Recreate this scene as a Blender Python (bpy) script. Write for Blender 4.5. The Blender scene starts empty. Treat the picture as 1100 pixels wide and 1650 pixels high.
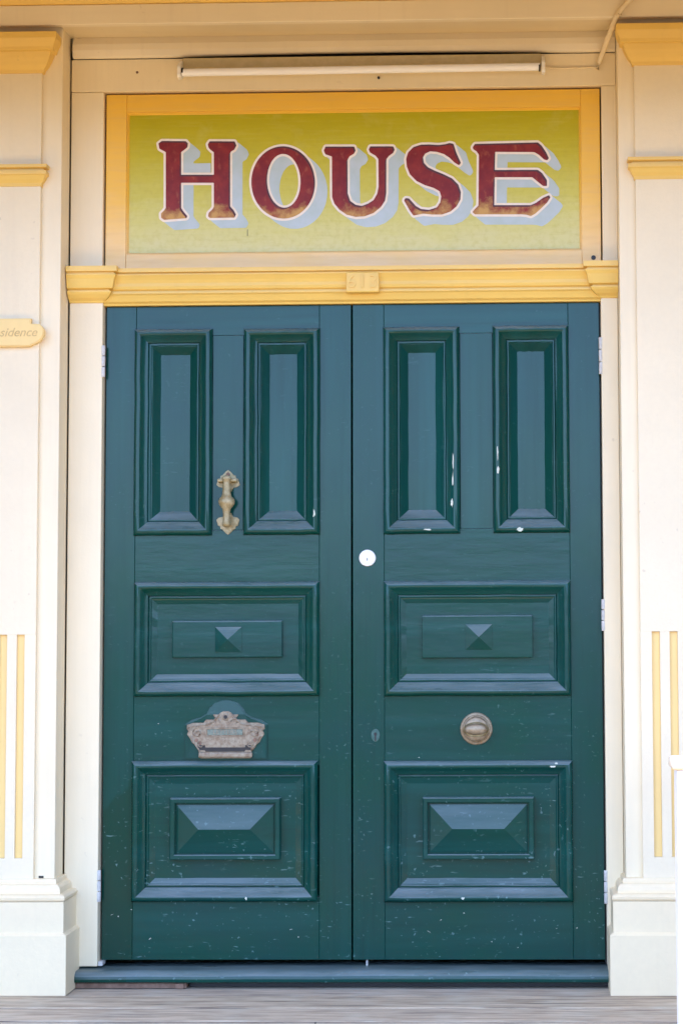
import bpy, bmesh, math, random
from mathutils import Vector, Matrix
random.seed(7)
R = math.radians
scene = bpy.context.scene
col = scene.collection

# ------------------------------------------------------------------ camera
cam_d = bpy.data.cameras.new('camera')
cam = bpy.data.objects.new('camera', cam_d); col.objects.link(cam)
cam_d.sensor_fit = 'VERTICAL'; cam_d.sensor_height = 36.0
cam_d.lens = 3000.0/1650.0*36.0
cam_d.shift_x = -209.95/1650.0
cam_d.shift_y = -18.97/1650.0
cam_d.clip_start = 0.05; cam_d.clip_end = 2000.0
PITCH, YAW, ROLL = 0.0687574, 0.0262460, 0.00520904
M = (Matrix.Rotation(YAW, 4, 'Z') @ Matrix.Rotation(PITCH, 4, 'X') @ Matrix.Rotation(ROLL, 4, 'Y')
     @ Matrix.Rotation(R(90), 4, 'X'))
cam.matrix_world = Matrix.Translation((0.5356, -5.8906, 1.1045)) @ M
scene.camera = cam

# ------------------------------------------------------------------ light
SUN_EL, SUN_ROT = R(78), R(-35)
world = bpy.data.worlds.new('World'); scene.world = world
world.use_nodes = True
wn, wl = world.node_tree.nodes, world.node_tree.links
wn.clear()
sky = wn.new('ShaderNodeTexSky'); sky.sky_type = 'NISHITA'; sky.sun_disc = False
sky.sun_elevation = SUN_EL; sky.sun_rotation = SUN_ROT
sky.air_density = 0.5; sky.dust_density = 3.0; sky.ozone_density = 5.0; sky.altitude = 50
bg = wn.new('ShaderNodeBackground'); bg.inputs['Strength'].default_value = 0.15
wo = wn.new('ShaderNodeOutputWorld')
wl.new(sky.outputs[0], bg.inputs[0]); wl.new(bg.outputs[0], wo.inputs[0])
sun_d = bpy.data.lights.new('sun', 'SUN'); sun_d.energy = 3.2; sun_d.angle = R(0.5); sun_d.color = (1, .88, .70)
sun = bpy.data.objects.new('sun', sun_d); col.objects.link(sun)
to_sun = Vector((math.sin(SUN_ROT)*math.cos(SUN_EL), math.cos(SUN_ROT)*math.cos(SUN_EL), math.sin(SUN_EL)))
sun.rotation_euler = to_sun.to_track_quat('Z', 'Y').to_euler()
vs = scene.view_settings
vs.view_transform = 'Standard'; vs.look = 'None'; vs.exposure = 3.56; vs.gamma = 1.0; vs.use_curve_mapping = False
scene.cycles.max_bounces = 10; scene.cycles.diffuse_bounces = 6

# ------------------------------------------------------------------ helpers
def tag(o, label=None, cat=None, group=None, kind=None):
    if label: o['label'] = label
    if cat: o['category'] = cat
    if group: o['group'] = group
    if kind: o['kind'] = kind
    return o

def thing(name, loc, label, cat, group=None):
    o = bpy.data.objects.new(name, None); col.objects.link(o)
    o.location = loc; o.empty_display_size = .1
    return tag(o, label, cat, group)

def wloc(o):
    v = Vector((0, 0, 0))
    while o is not None:
        v = v + Vector(o.location); o = o.parent
    return v

def link(name, bm, mat, parent=None, smooth=False):
    """bm holds world coordinates; it becomes ONE mesh object under parent"""
    me = bpy.data.meshes.new(name)
    bmesh.ops.recalc_face_normals(bm, faces=bm.faces)
    if parent is not None:
        bmesh.ops.translate(bm, verts=bm.verts, vec=-wloc(parent))
    if smooth:
        for f in bm.faces: f.smooth = True
    bm.to_mesh(me); bm.free()
    if smooth and smooth != 'all':
        try: me.set_sharp_from_angle(angle=R(32))
        except Exception: pass
    me.materials.append(mat)
    o = bpy.data.objects.new(name, me); col.objects.link(o)
    if parent is not None: o.parent = parent
    return o

def box(bm, x0, x1, y0, y1, z0, z1, bev=0.0015, seg=1):
    t = bmesh.new()
    v = [t.verts.new((x, y, z)) for x in (x0, x1) for y in (y0, y1) for z in (z0, z1)]
    for q in ((0,1,3,2),(4,6,7,5),(0,4,5,1),(2,3,7,6),(0,2,6,4),(1,5,7,3)):
        t.faces.new([v[i] for i in q])
    bmesh.ops.recalc_face_normals(t, faces=t.faces)
    if bev > 0:
        bmesh.ops.bevel(t, geom=list(t.edges), offset=bev, segments=seg, affect='EDGES', profile=.5)
    join(bm, t); return bm

def join(bm, t):
    mp = {}
    for v in t.verts: mp[v] = bm.verts.new(v.co)
    for f in t.faces:
        try: bm.faces.new([mp[v] for v in f.verts])
        except ValueError: pass
    t.free()

def B(): return bmesh.new()

def bxo(name, mat, parent, x0, x1, y0, y1, z0, z1, bev=.0015, seg=1):
    return link(name, box(B(), x0, x1, y0, y1, z0, z1, bev, seg), mat, parent)

def sweep(bm, path_fn, prof, closed=False, cap=True):
    """path_fn(p) -> list of (x,y) plan points for projection p; prof: list of (p,z)"""
    rings = [[bm.verts.new((x, y, z)) for x, y in path_fn(p)] for p, z in prof]
    n = len(rings[0])
    for a, b in zip(rings, rings[1:]):
        for i in range(n if closed else n-1):
            j = (i+1) % n
            bm.faces.new((a[i], a[j], b[j], b[i]))
    if cap:
        for ring in (rings[0], rings[-1]):
            try: bm.faces.new(ring)
            except ValueError: pass
    return bm

def mould(bm, x0, x1, yf, yb, prof, ret_l=True, ret_r=True):
    """moulding on the front of a block x0..x1 (front at yf), returning to yb with mitred corners"""
    def path(p):
        pts = []
        xl = x0-p if ret_l else x0
        xr = x1+p if ret_r else x1
        pts.append((xl, yb)); pts.append((xl, yf-p)); pts.append((xr, yf-p)); pts.append((xr, yb))
        return pts
    return sweep(bm, path, prof, closed=True)

def ring(bm, x0, x1, z0, z1, prof, wob=0.0):
    """rectangular moulding frame; prof: (inset u, height h towards the viewer)"""
    rs = []
    N = 9 if wob else 1
    jit = [[(0.0, 0.0) if k == 0 else (random.gauss(0, wob), random.gauss(0, wob)) for k in range(N)] for _ in range(4)]
    for u, h in prof:
        cs = ((x0+u, z0+u), (x1-u, z0+u), (x1-u, z1-u), (x0+u, z1-u))
        row = []
        for sd in range(4):
            (ax, az), (bx, bz) = cs[sd], cs[(sd+1) % 4]
            nx, nz_ = ((0, 1), (-1, 0), (0, -1), (1, 0))[sd]
            for k in range(N):
                t = k/N; ju, jh = jit[sd][k]
                row.append(bm.verts.new((ax+(bx-ax)*t+nx*ju, -h-(jh if h > .002 else 0), az+(bz-az)*t+nz_*ju)))
        rs.append(row)
    for a, b in zip(rs, rs[1:]):
        for i in range(len(a)):
            j = (i+1) % len(a)
            bm.faces.new((a[i], a[j], b[j], b[i]))
    return rs

def lathe(bm, prof, c, axis='Y', n=28, sx=1.0, sz=1.0):
    """prof: (r, d). axis Y: turned about -Y through c; axis Z: about Z"""
    rs = []
    for r, d in prof:
        row = []
        for k in range(n):
            a = 2*math.pi*k/n
            if axis == 'Y': row.append(bm.verts.new((c[0]+r*sx*math.cos(a), c[1]-d, c[2]+r*sz*math.sin(a))))
            elif axis == 'Z': row.append(bm.verts.new((c[0]+r*sx*math.cos(a), c[1]+r*sz*math.sin(a), c[2]+d)))
            else: row.append(bm.verts.new((c[0]+d, c[1]+r*math.cos(a), c[2]+r*math.sin(a))))
        rs.append(row)
    for a, b in zip(rs, rs[1:]):
        for i in range(n):
            j = (i+1) % n
            bm.faces.new((a[i], a[j], b[j], b[i]))
    for e in (rs[0], rs[-1]):
        try: bm.faces.new(e)
        except ValueError: pass
    return bm

def tube(bm, pts, r, n=10):
    pts = [Vector(p) for p in pts]
    rs = []
    for i, p in enumerate(pts):
        d = (pts[min(i+1, len(pts)-1)]-pts[max(i-1, 0)]).normalized()
        up = Vector((0, 0, 1)) if abs(d.z) < .9 else Vector((1, 0, 0))
        s = d.cross(up).normalized(); t = s.cross(d).normalized()
        rs.append([bm.verts.new(p+s*r*math.cos(2*math.pi*k/n)+t*r*math.sin(2*math.pi*k/n)) for k in range(n)])
    for a, b in zip(rs, rs[1:]):
        for i in range(n):
            j = (i+1) % n
            bm.faces.new((a[i], a[j], b[j], b[i]))
    for e in (rs[0], rs[-1]): bm.faces.new(e)
    return bm

def plate(bm, pts, y_back, y_front, bev=0.0):
    """outline (x,z) pushed out from y_back to y_front"""
    t = bmesh.new()
    vb = [t.verts.new((x, y_back, z)) for x, z in pts]
    vf = [t.verts.new((x, y_front, z)) for x, z in pts]
    ff = t.faces.new(vf); t.faces.new(list(reversed(vb)))
    n = len(pts)
    for i in range(n):
        j = (i+1) % n
        t.faces.new((vb[i], vb[j], vf[j], vf[i]))
    bmesh.ops.recalc_face_normals(t, faces=t.faces)
    if bev:
        bmesh.ops.bevel(t, geom=[e for e in t.edges if ff in e.link_faces], offset=bev, segments=2, affect='EDGES')
    bmesh.ops.triangulate(t, faces=[f for f in t.faces if len(f.verts) > 4])
    join(bm, t); return bm

def flat_print(name, loops, y, mat, parent):
    """painted shape: closed loops (x,z in 0.1 mm) filled with holes, lying flat at y"""
    cu = bpy.data.curves.new(name, 'CURVE'); cu.dimensions = '2D'; cu.fill_mode = 'FRONT'
    for L in loops:
        sp = cu.splines.new('POLY'); sp.points.add(len(L)-1)
        for p, (x, z) in zip(sp.points, L): p.co = (x*1e-4, z*1e-4, 0, 1)
        sp.use_cyclic_u = True
    return curve_mesh(name, cu, Matrix.Translation((0, y, 0)) @ Matrix.Rotation(R(90), 4, 'X'), mat, parent)

def curve_mesh(name, cu, mtx, mat, parent):
    tmp = bpy.data.objects.new('tmp', cu); col.objects.link(tmp)
    dg = bpy.context.evaluated_depsgraph_get(); dg.update()
    me = bpy.data.meshes.new_from_object(tmp.evaluated_get(dg))
    bpy.data.objects.remove(tmp); bpy.data.curves.remove(cu)
    bm = bmesh.new(); bm.from_mesh(me); bpy.data.meshes.remove(me)
    bmesh.ops.transform(bm, matrix=mtx, verts=bm.verts)
    return link(name, bm, mat, parent)

def text_mesh(name, body, size, x, y, z, mat, parent, ext=.001, shear=0.0, bold=0.0, spacing=1.0, align='CENTER'):
    cu = bpy.data.curves.new(name, 'FONT'); cu.body = body; cu.size = size; cu.extrude = ext
    cu.align_x = align; cu.align_y = 'CENTER'; cu.shear = shear; cu.offset = bold; cu.space_character = spacing
    cu.resolution_u = 4
    return curve_mesh(name, cu, Matrix.Translation((x, y, z)) @ Matrix.Rotation(R(90), 4, 'X'), mat, parent)

# ------------------------------------------------------------------ materials
class NT:
    def __init__(s, name):
        s.m = bpy.data.materials.new(name); s.m.use_nodes = True
        s.t = s.m.node_tree; s.t.nodes.clear()
        s.out = s.n('ShaderNodeOutputMaterial'); s.b = s.n('ShaderNodeBsdfPrincipled')
        s.l(s.b.outputs[0], s.out.inputs[0])
        s.geo = s.n('ShaderNodeNewGeometry')
        s.pos = s.geo.outputs['Position']
    def n(s, t, **k):
        nd = s.t.nodes.new(t)
        for a, v in k.items(): setattr(nd, a, v)
        return nd
    def l(s, a, b): s.t.links.new(a, b)
    def val(s, sock, v):
        if hasattr(v, 'is_output') or isinstance(v, bpy.types.NodeSocket): s.l(v, sock)
        else: sock.default_value = v
    def mp(s, scale, off=(0, 0, 0)):
        m = s.n('ShaderNodeMapping'); s.l(s.pos, m.inputs[0])
        m.inputs['Scale'].default_value = scale; m.inputs['Location'].default_value = off
        return m.outputs[0]
    def noise(s, vec, sc=1.0, det=4, rough=.6, dist=0.0):
        t = s.n('ShaderNodeTexNoise'); s.l(vec, t.inputs['Vector'])
        t.inputs['Scale'].default_value = sc; t.inputs['Detail'].default_value = det
        t.inputs['Roughness'].default_value = rough; t.inputs['Distortion'].default_value = dist
        return t.outputs['Fac']
    def ramp(s, f, a, b, lo=0.0, hi=1.0):
        r = s.n('ShaderNodeMapRange'); s.val(r.inputs[0], f)
        r.inputs[1].default_value = a; r.inputs[2].default_value = b
        r.inputs[3].default_value = lo; r.inputs[4].default_value = hi
        return r.outputs[0]
    def math(s, op, a, b=0.0):
        m = s.n('ShaderNodeMath', operation=op); s.val(m.inputs[0], a); s.val(m.inputs[1], b); return m.outputs[0]
    def mix(s, f, a, b, mode='MIX'):
        m = s.n('ShaderNodeMix', data_type='RGBA', blend_type=mode)
        s.val(m.inputs[0], f)
        for sock, v in ((m.inputs[6], a), (m.inputs[7], b)):
            if isinstance(v, tuple): sock.default_value = (v[0], v[1], v[2], 1)
            else: s.l(v, sock)
        return m.outputs[2]
    def sep(s):
        x = s.n('ShaderNodeSeparateXYZ'); s.l(s.pos, x.inputs[0]); return x.outputs
    def nz(s):
        x = s.n('ShaderNodeSeparateXYZ'); s.l(s.geo.outputs['True Normal'], x.inputs[0]); return x.outputs
    def bump(s, h, strength=.2, dist=.002, prev=None):
        b = s.n('ShaderNodeBump'); s.val(b.inputs['Height'], h)
        b.inputs['Strength'].default_value = strength; b.inputs['Distance'].default_value = dist
        if prev is not None: s.l(prev, b.inputs['Normal'])
        return b.outputs[0]
    def fin(s, colr=None, rough=None, nrm=None, metal=0.0, spec=.5):
        if colr is not None:
            if isinstance(colr, tuple): s.b.inputs['Base Color'].default_value = (*colr, 1)
            else: s.l(colr, s.b.inputs['Base Color'])
        if rough is not None: s.val(s.b.inputs['Roughness'], rough)
        if nrm is not None: s.l(nrm, s.b.inputs['Normal'])
        s.b.inputs['Metallic'].default_value = metal
        s.b.inputs['Specular IOR Level'].default_value = spec
        return s.m

def wall_paint(name, base, var=.05, rough=.5, grain=(1, 1, .08), grime=(.42, .33, .22), grime_amt=.5, bump=.12):
    """old brushed paint on timber or render: slow tone shifts, brush grain, a few stains"""
    s = NT(name)
    slow = s.noise(s.mp((1, 1, 1)), 2.3, 4)
    fine = s.noise(s.mp(grain), 60, 3)
    c = s.mix(s.ramp(slow, .3, .7), tuple(v*(1-var*1.6) for v in base), tuple(min(1, v*(1+var*.4)) for v in base))
    c = s.mix(s.ramp(fine, .35, .7, 0, .35), c, tuple(v*.9 for v in base))
    st = s.noise(s.mp((1, 1, 1), (3, 1, 7)), 38, 2, .5)
    st2 = s.noise(s.mp((1, 1, 1), (9, 4, 1)), 3.0, 2)
    spots = s.math('MULTIPLY', s.ramp(st, .70, .76), s.ramp(st2, .5, .65))
    c = s.mix(s.math('MULTIPLY', spots, grime_amt*.6), c, grime)
    streak = s.noise(s.mp((26, 26, 1.1), (2, 5, 0)), 1, 4, .65)
    c = s.mix(s.ramp(streak, .56, .8, 0, .22*grime_amt*2), c, tuple(b_*.55+g*.45 for b_, g in zip(base, grime)))
    h = s.math('ADD', s.math('MULTIPLY', fine, .6), s.noise(s.mp((1, 1, 1)), 140, 2))
    return s.fin(c, rough, s.bump(h, bump, .002))

CREAM = (.83, .71, .47)
M_cream = wall_paint('cream_paint', CREAM)
M_plinth = wall_paint('cream_plinth_paint', (.85, .70, .44), grain=(1, 1, 1), grime_amt=.4, bump=.2)
M_render = wall_paint('cream_render', (.83, .715, .485), var=.05, rough=.7, grain=(1, 1, 1), bump=.25)
M_soffit = wall_paint('cream_soffit_paint', (.80, .70, .50), grain=(.06, 1, 1), grime_amt=.7)
M_soffit2 = wall_paint('shaded_soffit_paint', (.72, .60, .38), grain=(.06, 1, 1), grime_amt=.7)  # soffit cream darkened: shade of the underside is in the colour
M_yellow = wall_paint('wheat_yellow_paint', (.82, .545, .125), var=.08, rough=.42, grain=(.08, 1, 1), grime=(.30, .18, .05))
M_flute = wall_paint('pale_wheat_paint', (.86, .62, .235), var=.04, rough=.5, grime=(.4, .25, .1), grime_amt=.2)

def sign_frame_mat():
    # orange-yellow gloss, paler low down: warm bounce light overhead painted into the colour
    s = NT('bounce_lit_sign_frame_paint')
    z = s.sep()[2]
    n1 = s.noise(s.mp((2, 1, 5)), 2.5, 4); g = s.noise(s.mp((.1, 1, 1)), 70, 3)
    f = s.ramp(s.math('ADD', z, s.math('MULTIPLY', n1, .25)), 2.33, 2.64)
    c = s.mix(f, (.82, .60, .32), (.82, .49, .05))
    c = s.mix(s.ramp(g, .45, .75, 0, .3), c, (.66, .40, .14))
    return s.fin(c, .4, s.bump(g, .12, .002))
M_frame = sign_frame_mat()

def door_mat(name, grain):
    """bottle green gloss: brush grain one way, scuffs low down, dusty ledges, sky sheen painted on upward faces"""
    s = NT(name)
    z = s.sep()[2]; nz = s.nz()[2]
    slow = s.noise(s.mp((1, 1, 1), (4, 0, 2)), 3.5, 4)
    g = s.noise(s.mp(grain), 48, 4, .6)
    g2 = s.noise(s.mp(tuple(v*.6 for v in grain), (7, 3, 1)), 14, 3, .6)
    c = s.mix(s.ramp(slow, .35, .65), (.0022, .051, .034), (.0026, .047, .039))
    c = s.mix(s.ramp(g2, .48, .72, 0, .75), c, (.0055, .072, .062))
    c = s.mix(s.ramp(g, .52, .75, 0, .5), c, (.0015, .036, .028))
    # a patch of newer, deeper green brushed on low on the left hinge stile
    xx = s.sep()[0]
    pn = s.noise(s.mp((1, 1, 1), (6, 6, 6)), 14, 3)
    pz = s.ramp(s.math('ADD', s.math('ADD', z, s.math('MULTIPLY', s.math('SUBTRACT', pn, .5), .10)), s.math('MULTIPLY', s.math('ADD', xx, .74), -1.1)), .575, .595, 1.0, 0.0)
    c = s.mix(s.math('MULTIPLY', s.math('MULTIPLY', pz, s.ramp(xx, -.690, -.688, 1.0, 0.0)), .7), c, (.0012, .036, .020))
    # dry scuffed specks, thick near the foot and thin higher up
    low = s.ramp(z, .05, 1.05, 1.0, .12)
    sp = s.noise(s.mp((1.0, 1, 1.0), (1, 1, 3)), 75, 2, .5)
    sp2 = s.noise(s.mp((.5, 1, 2.2), (5, 2, 9)), 46, 2, .5)
    cl = s.noise(s.mp((1, 1, 1), (12, 3, 5)), 7.0, 2)
    scuff = s.math('MAXIMUM', s.ramp(sp, .655, .72), s.ramp(sp2, .66, .73))
    scuff = s.math('MULTIPLY', s.math('MULTIPLY', scuff, s.ramp(cl, .42, .60)), low)
    c = s.mix(s.math('MULTIPLY', scuff, .6), c, (.15, .29, .28))
    # dusty ledges; painted sky brightness on the facets that face up
    dn = s.noise(s.mp((5, 30, 30)), 1.0, 5, .6)
    dust_sheen = s.math('MULTIPLY', s.ramp(nz, .08, .6), s.ramp(dn, .3, .7, .40, .95))
    c = s.mix(s.math('MULTIPLY', dust_sheen, .62), c, (.25, .30, .31))
    rg = s.ramp(s.math('ADD', s.math('MULTIPLY', slow, .5), s.math('MULTIPLY', g, .5)), .3, .7, .12, .20)
    rg = s.math('ADD', rg, s.math('MULTIPLY', scuff, .3))
    rg = s.math('ADD', rg, s.math('MULTIPLY', dust_sheen, .25))
    wv = s.noise(s.mp(tuple(max(v, .35) for v in grain), (2, 8, 5)), 5.5, 2)
    nr = s.bump(wv, .30, .004)
    md = s.noise(s.mp(tuple(max(v, .3) for v in grain), (9, 4, 4)), 38, 3, .55)
    nr = s.bump(md, .20, .0016, nr)
    nr = s.bump(g, .10, .0012, nr)
    nr = s.bump(g2, .16, .003, nr)
    return s.fin(c, rg, nr, spec=.34)
M_door_v = door_mat('green_gloss_upright_grain', (1, 1, .05))
M_door_h = door_mat('green_gloss_level_grain', (.05, 1, 1))

def panel_mat():
    # signwriter's blended ground, olive yellow at the top run into pale green at the foot, brushed by hand; reflected light is painted in too
    s = NT('blended_sign_ground')
    z = s.sep()[2]
    br = s.noise(s.mp((1.2, 1, 7)), 5, 5, .6); bl = s.noise(s.mp((1, 1, 1)), 9, 4); mot = s.noise(s.mp((1, 1, 1)), 55, 3)
    zz = s.math('ADD', z, s.math('MULTIPLY', s.math('SUBTRACT', br, .5), .14))
    zz = s.math('ADD', zz, s.math('MULTIPLY', s.math('SUBTRACT', bl, .5), .10))
    r = s.n('ShaderNodeValToRGB'); s.l(s.ramp(zz, 2.30, 2.77), r.inputs[0])
    e = r.color_ramp.elements
    e[0].position = 0.0; e[0].color = (.60, .56, .25, 1)
    e[1].position = 1.0; e[1].color = (.42, .370, .001, 1)
    for p, c in ((.22, (.58, .54, .155)), (.42, (.54, .495, .055)), (.68, (.50, .440, .008))):
        q = e.new(p); q.color = (*c, 1)
    c = s.mix(s.ramp(mot, .45, .75, 0, .3), r.outputs[0], (.40, .345, .012))
    stk = s.noise(s.mp((1.0, 1, 14), (2, 2, 2)), 7, 5, .65)
    c = s.mix(s.ramp(stk, .52, .75, 0, .18), c, (.60, .56, .20))
    c = s.mix(s.ramp(bl, .55, .72, 0, .30), c, (.60, .55, .16))
    c = s.mix(s.ramp(stk, .46, .28, 0, .22), c, (.36, .33, .01))
    return s.fin(c, .28, s.bump(stk, .10, .001), spec=.35)
M_panel = panel_mat()

def letter_mat():
    s = NT('oxblood_letter_paint')
    z = s.sep()[2]
    n1 = s.noise(s.mp((1, 1, 1)), 22, 4, .65); n2 = s.noise(s.mp((1, 1, .6), (3, 3, 3)), 60, 3)
    f = s.ramp(s.math('ADD', z, s.math('MULTIPLY', s.math('SUBTRACT', n1, .5), .20)), 2.415, 2.47)
    c = s.mix(s.ramp(n1, .4, .68, 0, .7), (.175, .009, .009), (.29, .028, .014))
    c = s.mix(s.ramp(n2, .58, .75, 0, .4), c, (.40, .13, .05))
    c = s.mix(f, (.52, .30, .08), c)
    return s.fin(c, .35, spec=.25)
M_letter = letter_mat()

def flat_mat(name, a, b, sc=40, rough=.45):
    s = NT(name); n = s.noise(s.mp((1, 1, 1)), sc, 4)
    return s.fin(s.mix(s.ramp(n, .35, .7), a, b), rough)
M_script = flat_mat('script_shade_paint', (.52, .34, .11), (.66, .46, .18), 90, .5)  # shade of the carved strokes put into a darker yellow
M_outline = flat_mat('ivory_outline_paint', (.80, .68, .55), (.82, .76, .68))
M_shade = flat_mat('pale_blue_shade_paint', (.41, .50, .49), (.47, .55, .60), 14)
M_edge = flat_mat('dark_maroon_edge_paint', (.05, .006, .010), (.10, .012, .012), 50)
M_white = flat_mat('white_enamel', (.80, .79, .74), (.84, .83, .80), 20, .3)
M_chip = flat_mat('bare_primer', (.48, .54, .42), (.72, .72, .60), 120, .7)
M_dark = flat_mat('dark_hollow', (.01, .008, .007), (.02, .016, .013))
M_seam = flat_mat('seam_dirt', (.05, .04, .03), (.10, .08, .06), 30, .9)
M_hinge = flat_mat('painted_hinge_metal', (.47, .45, .40), (.62, .60, .54), 90, .4)
M_newel = flat_mat('white_newel_paint', (.86, .85, .83), (.88, .87, .85), 12, .5)
M_rail = flat_mat('cream_rail_paint', (.82, .70, .52), (.84, .74, .58), 25, .5)
M_tube = flat_mat('white_glass_tube', (.88, .88, .88), (.90, .90, .90), 10, .08)
M_conduit = flat_mat('cream_conduit_paint', (.74, .60, .36), (.78, .66, .44), 30, .5)

def brass_mat(name, a, b, metal=.55, rough=.38):
    s = NT(name)
    n1 = s.noise(s.mp((1, 1, 1)), 60, 4, .7); n2 = s.noise(s.mp((1, 1, 1), (2, 2, 2)), 160, 3)
    c = s.mix(s.ramp(n1, .38, .66), a, b)
    c = s.mix(s.ramp(n2, .60, .74, 0, .6), c, tuple(v*.45 for v in a))
    return s.fin(c, s.ramp(n1, .3, .7, rough-.08, rough+.15), s.bump(n2, .15, .001), metal=metal)
M_brass = brass_mat('worn_lacquered_brass', (.27, .205, .085), (.44, .37, .21), .3, .45)
M_plate = brass_mat('worn_painted_brass', (.205, .145, .09), (.35, .30, .21), .3, .42)
M_knob = brass_mat('tarnished_nickel', (.24, .175, .10), (.38, .31, .205), .45, .42)
M_keyplate = flat_mat('worn_green_plate_paint', (.012, .07, .055), (.05, .14, .12), 120, .35)
M_batten = flat_mat('shaded_batten_paint', (.50, .40, .20), (.58, .47, .26), 30, .5)  # batten colour darkened to carry the shade behind the tube
M_verdigris = flat_mat('verdigris_paint', (.13, .165, .125), (.23, .265, .20), 160, .7)

def board_mat():
    s = NT('weathered_grey_boards')
    oi = s.n('ShaderNodeObjectInfo').outputs['Random']
    v = s.n('ShaderNodeVectorMath', operation='ADD'); s.l(s.mp((1.5, 13, 13)), v.inputs[0])
    cmb = s.n('ShaderNodeCombineXYZ'); s.l(s.math('MULTIPLY', oi, 40), cmb.inputs[0]); s.l(cmb.outputs[0], v.inputs[1])
    g = s.noise(v.outputs[0], 2.6, 6, .72, .05)
    v2 = s.n('ShaderNodeVectorMath', operation='MULTIPLY'); s.l(v.outputs[0], v2.inputs[0]); v2.inputs[1].default_value = (.7, 3, 3)
    cr = s.noise(v2.outputs[0], 3.0, 3, .5)
    c = s.mix(s.ramp(g, .32, .68), (.30, .23, .15), (.64, .53, .37))
    c = s.mix(s.ramp(s.noise(s.mp((1, 1, 1)), 4, 3), .5, .68, 0, .5), c, (.55, .52, .40))
    c = s.mix(s.ramp(cr, .58, .65, 0, .9), c, (.06, .045, .04))
    c = s.mix(s.ramp(oi, 0, 1, 0, .3), c, (.42, .36, .31))
    return s.fin(c, .8, s.bump(s.math('SUBTRACT', g, s.ramp(cr, .62, .70)), .5, .003), spec=.3)
M_board = board_mat()

def ground_mat():
    s = NT('dark_road_seal')
    n1 = s.noise(s.mp((1, 1, 1)), .6, 5); n2 = s.noise(s.mp((1, 1, 1)), 30, 4)
    c = s.mix(s.ramp(n1, .35, .65), (.026, .025, .022), (.034, .032, .029))
    c = s.mix(s.ramp(n2, .4, .7, 0, .5), c, (.022, .021, .019))
    return s.fin(c, .9, s.bump(n2, .4, .01), spec=.2)
M_ground = ground_mat()
def bounce_mat():
    s = NT('warm_bounce_ground')
    n1 = s.noise(s.mp((1, 1, 1)), 1.5, 4); n2 = s.noise(s.mp((1, 1, 1)), 40, 4)
    c = s.mix(s.ramp(n1, .35, .65), (.185, .125, .048), (.21, .145, .058))
    c = s.mix(s.ramp(n2, .45, .7, 0, .4), c, (.15, .09, .04))
    return s.fin(c, .9, s.bump(n2, .3, .006), spec=.2)
M_bounce = bounce_mat()
M_wood = flat_mat('sky_blocker_brown', (.16, .085, .05), (.25, .15, .10), 60, .7)
M_roof = flat_mat('grey_roof_iron', (.30, .31, .32), (.36, .36, .36), 8, .5)

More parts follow.
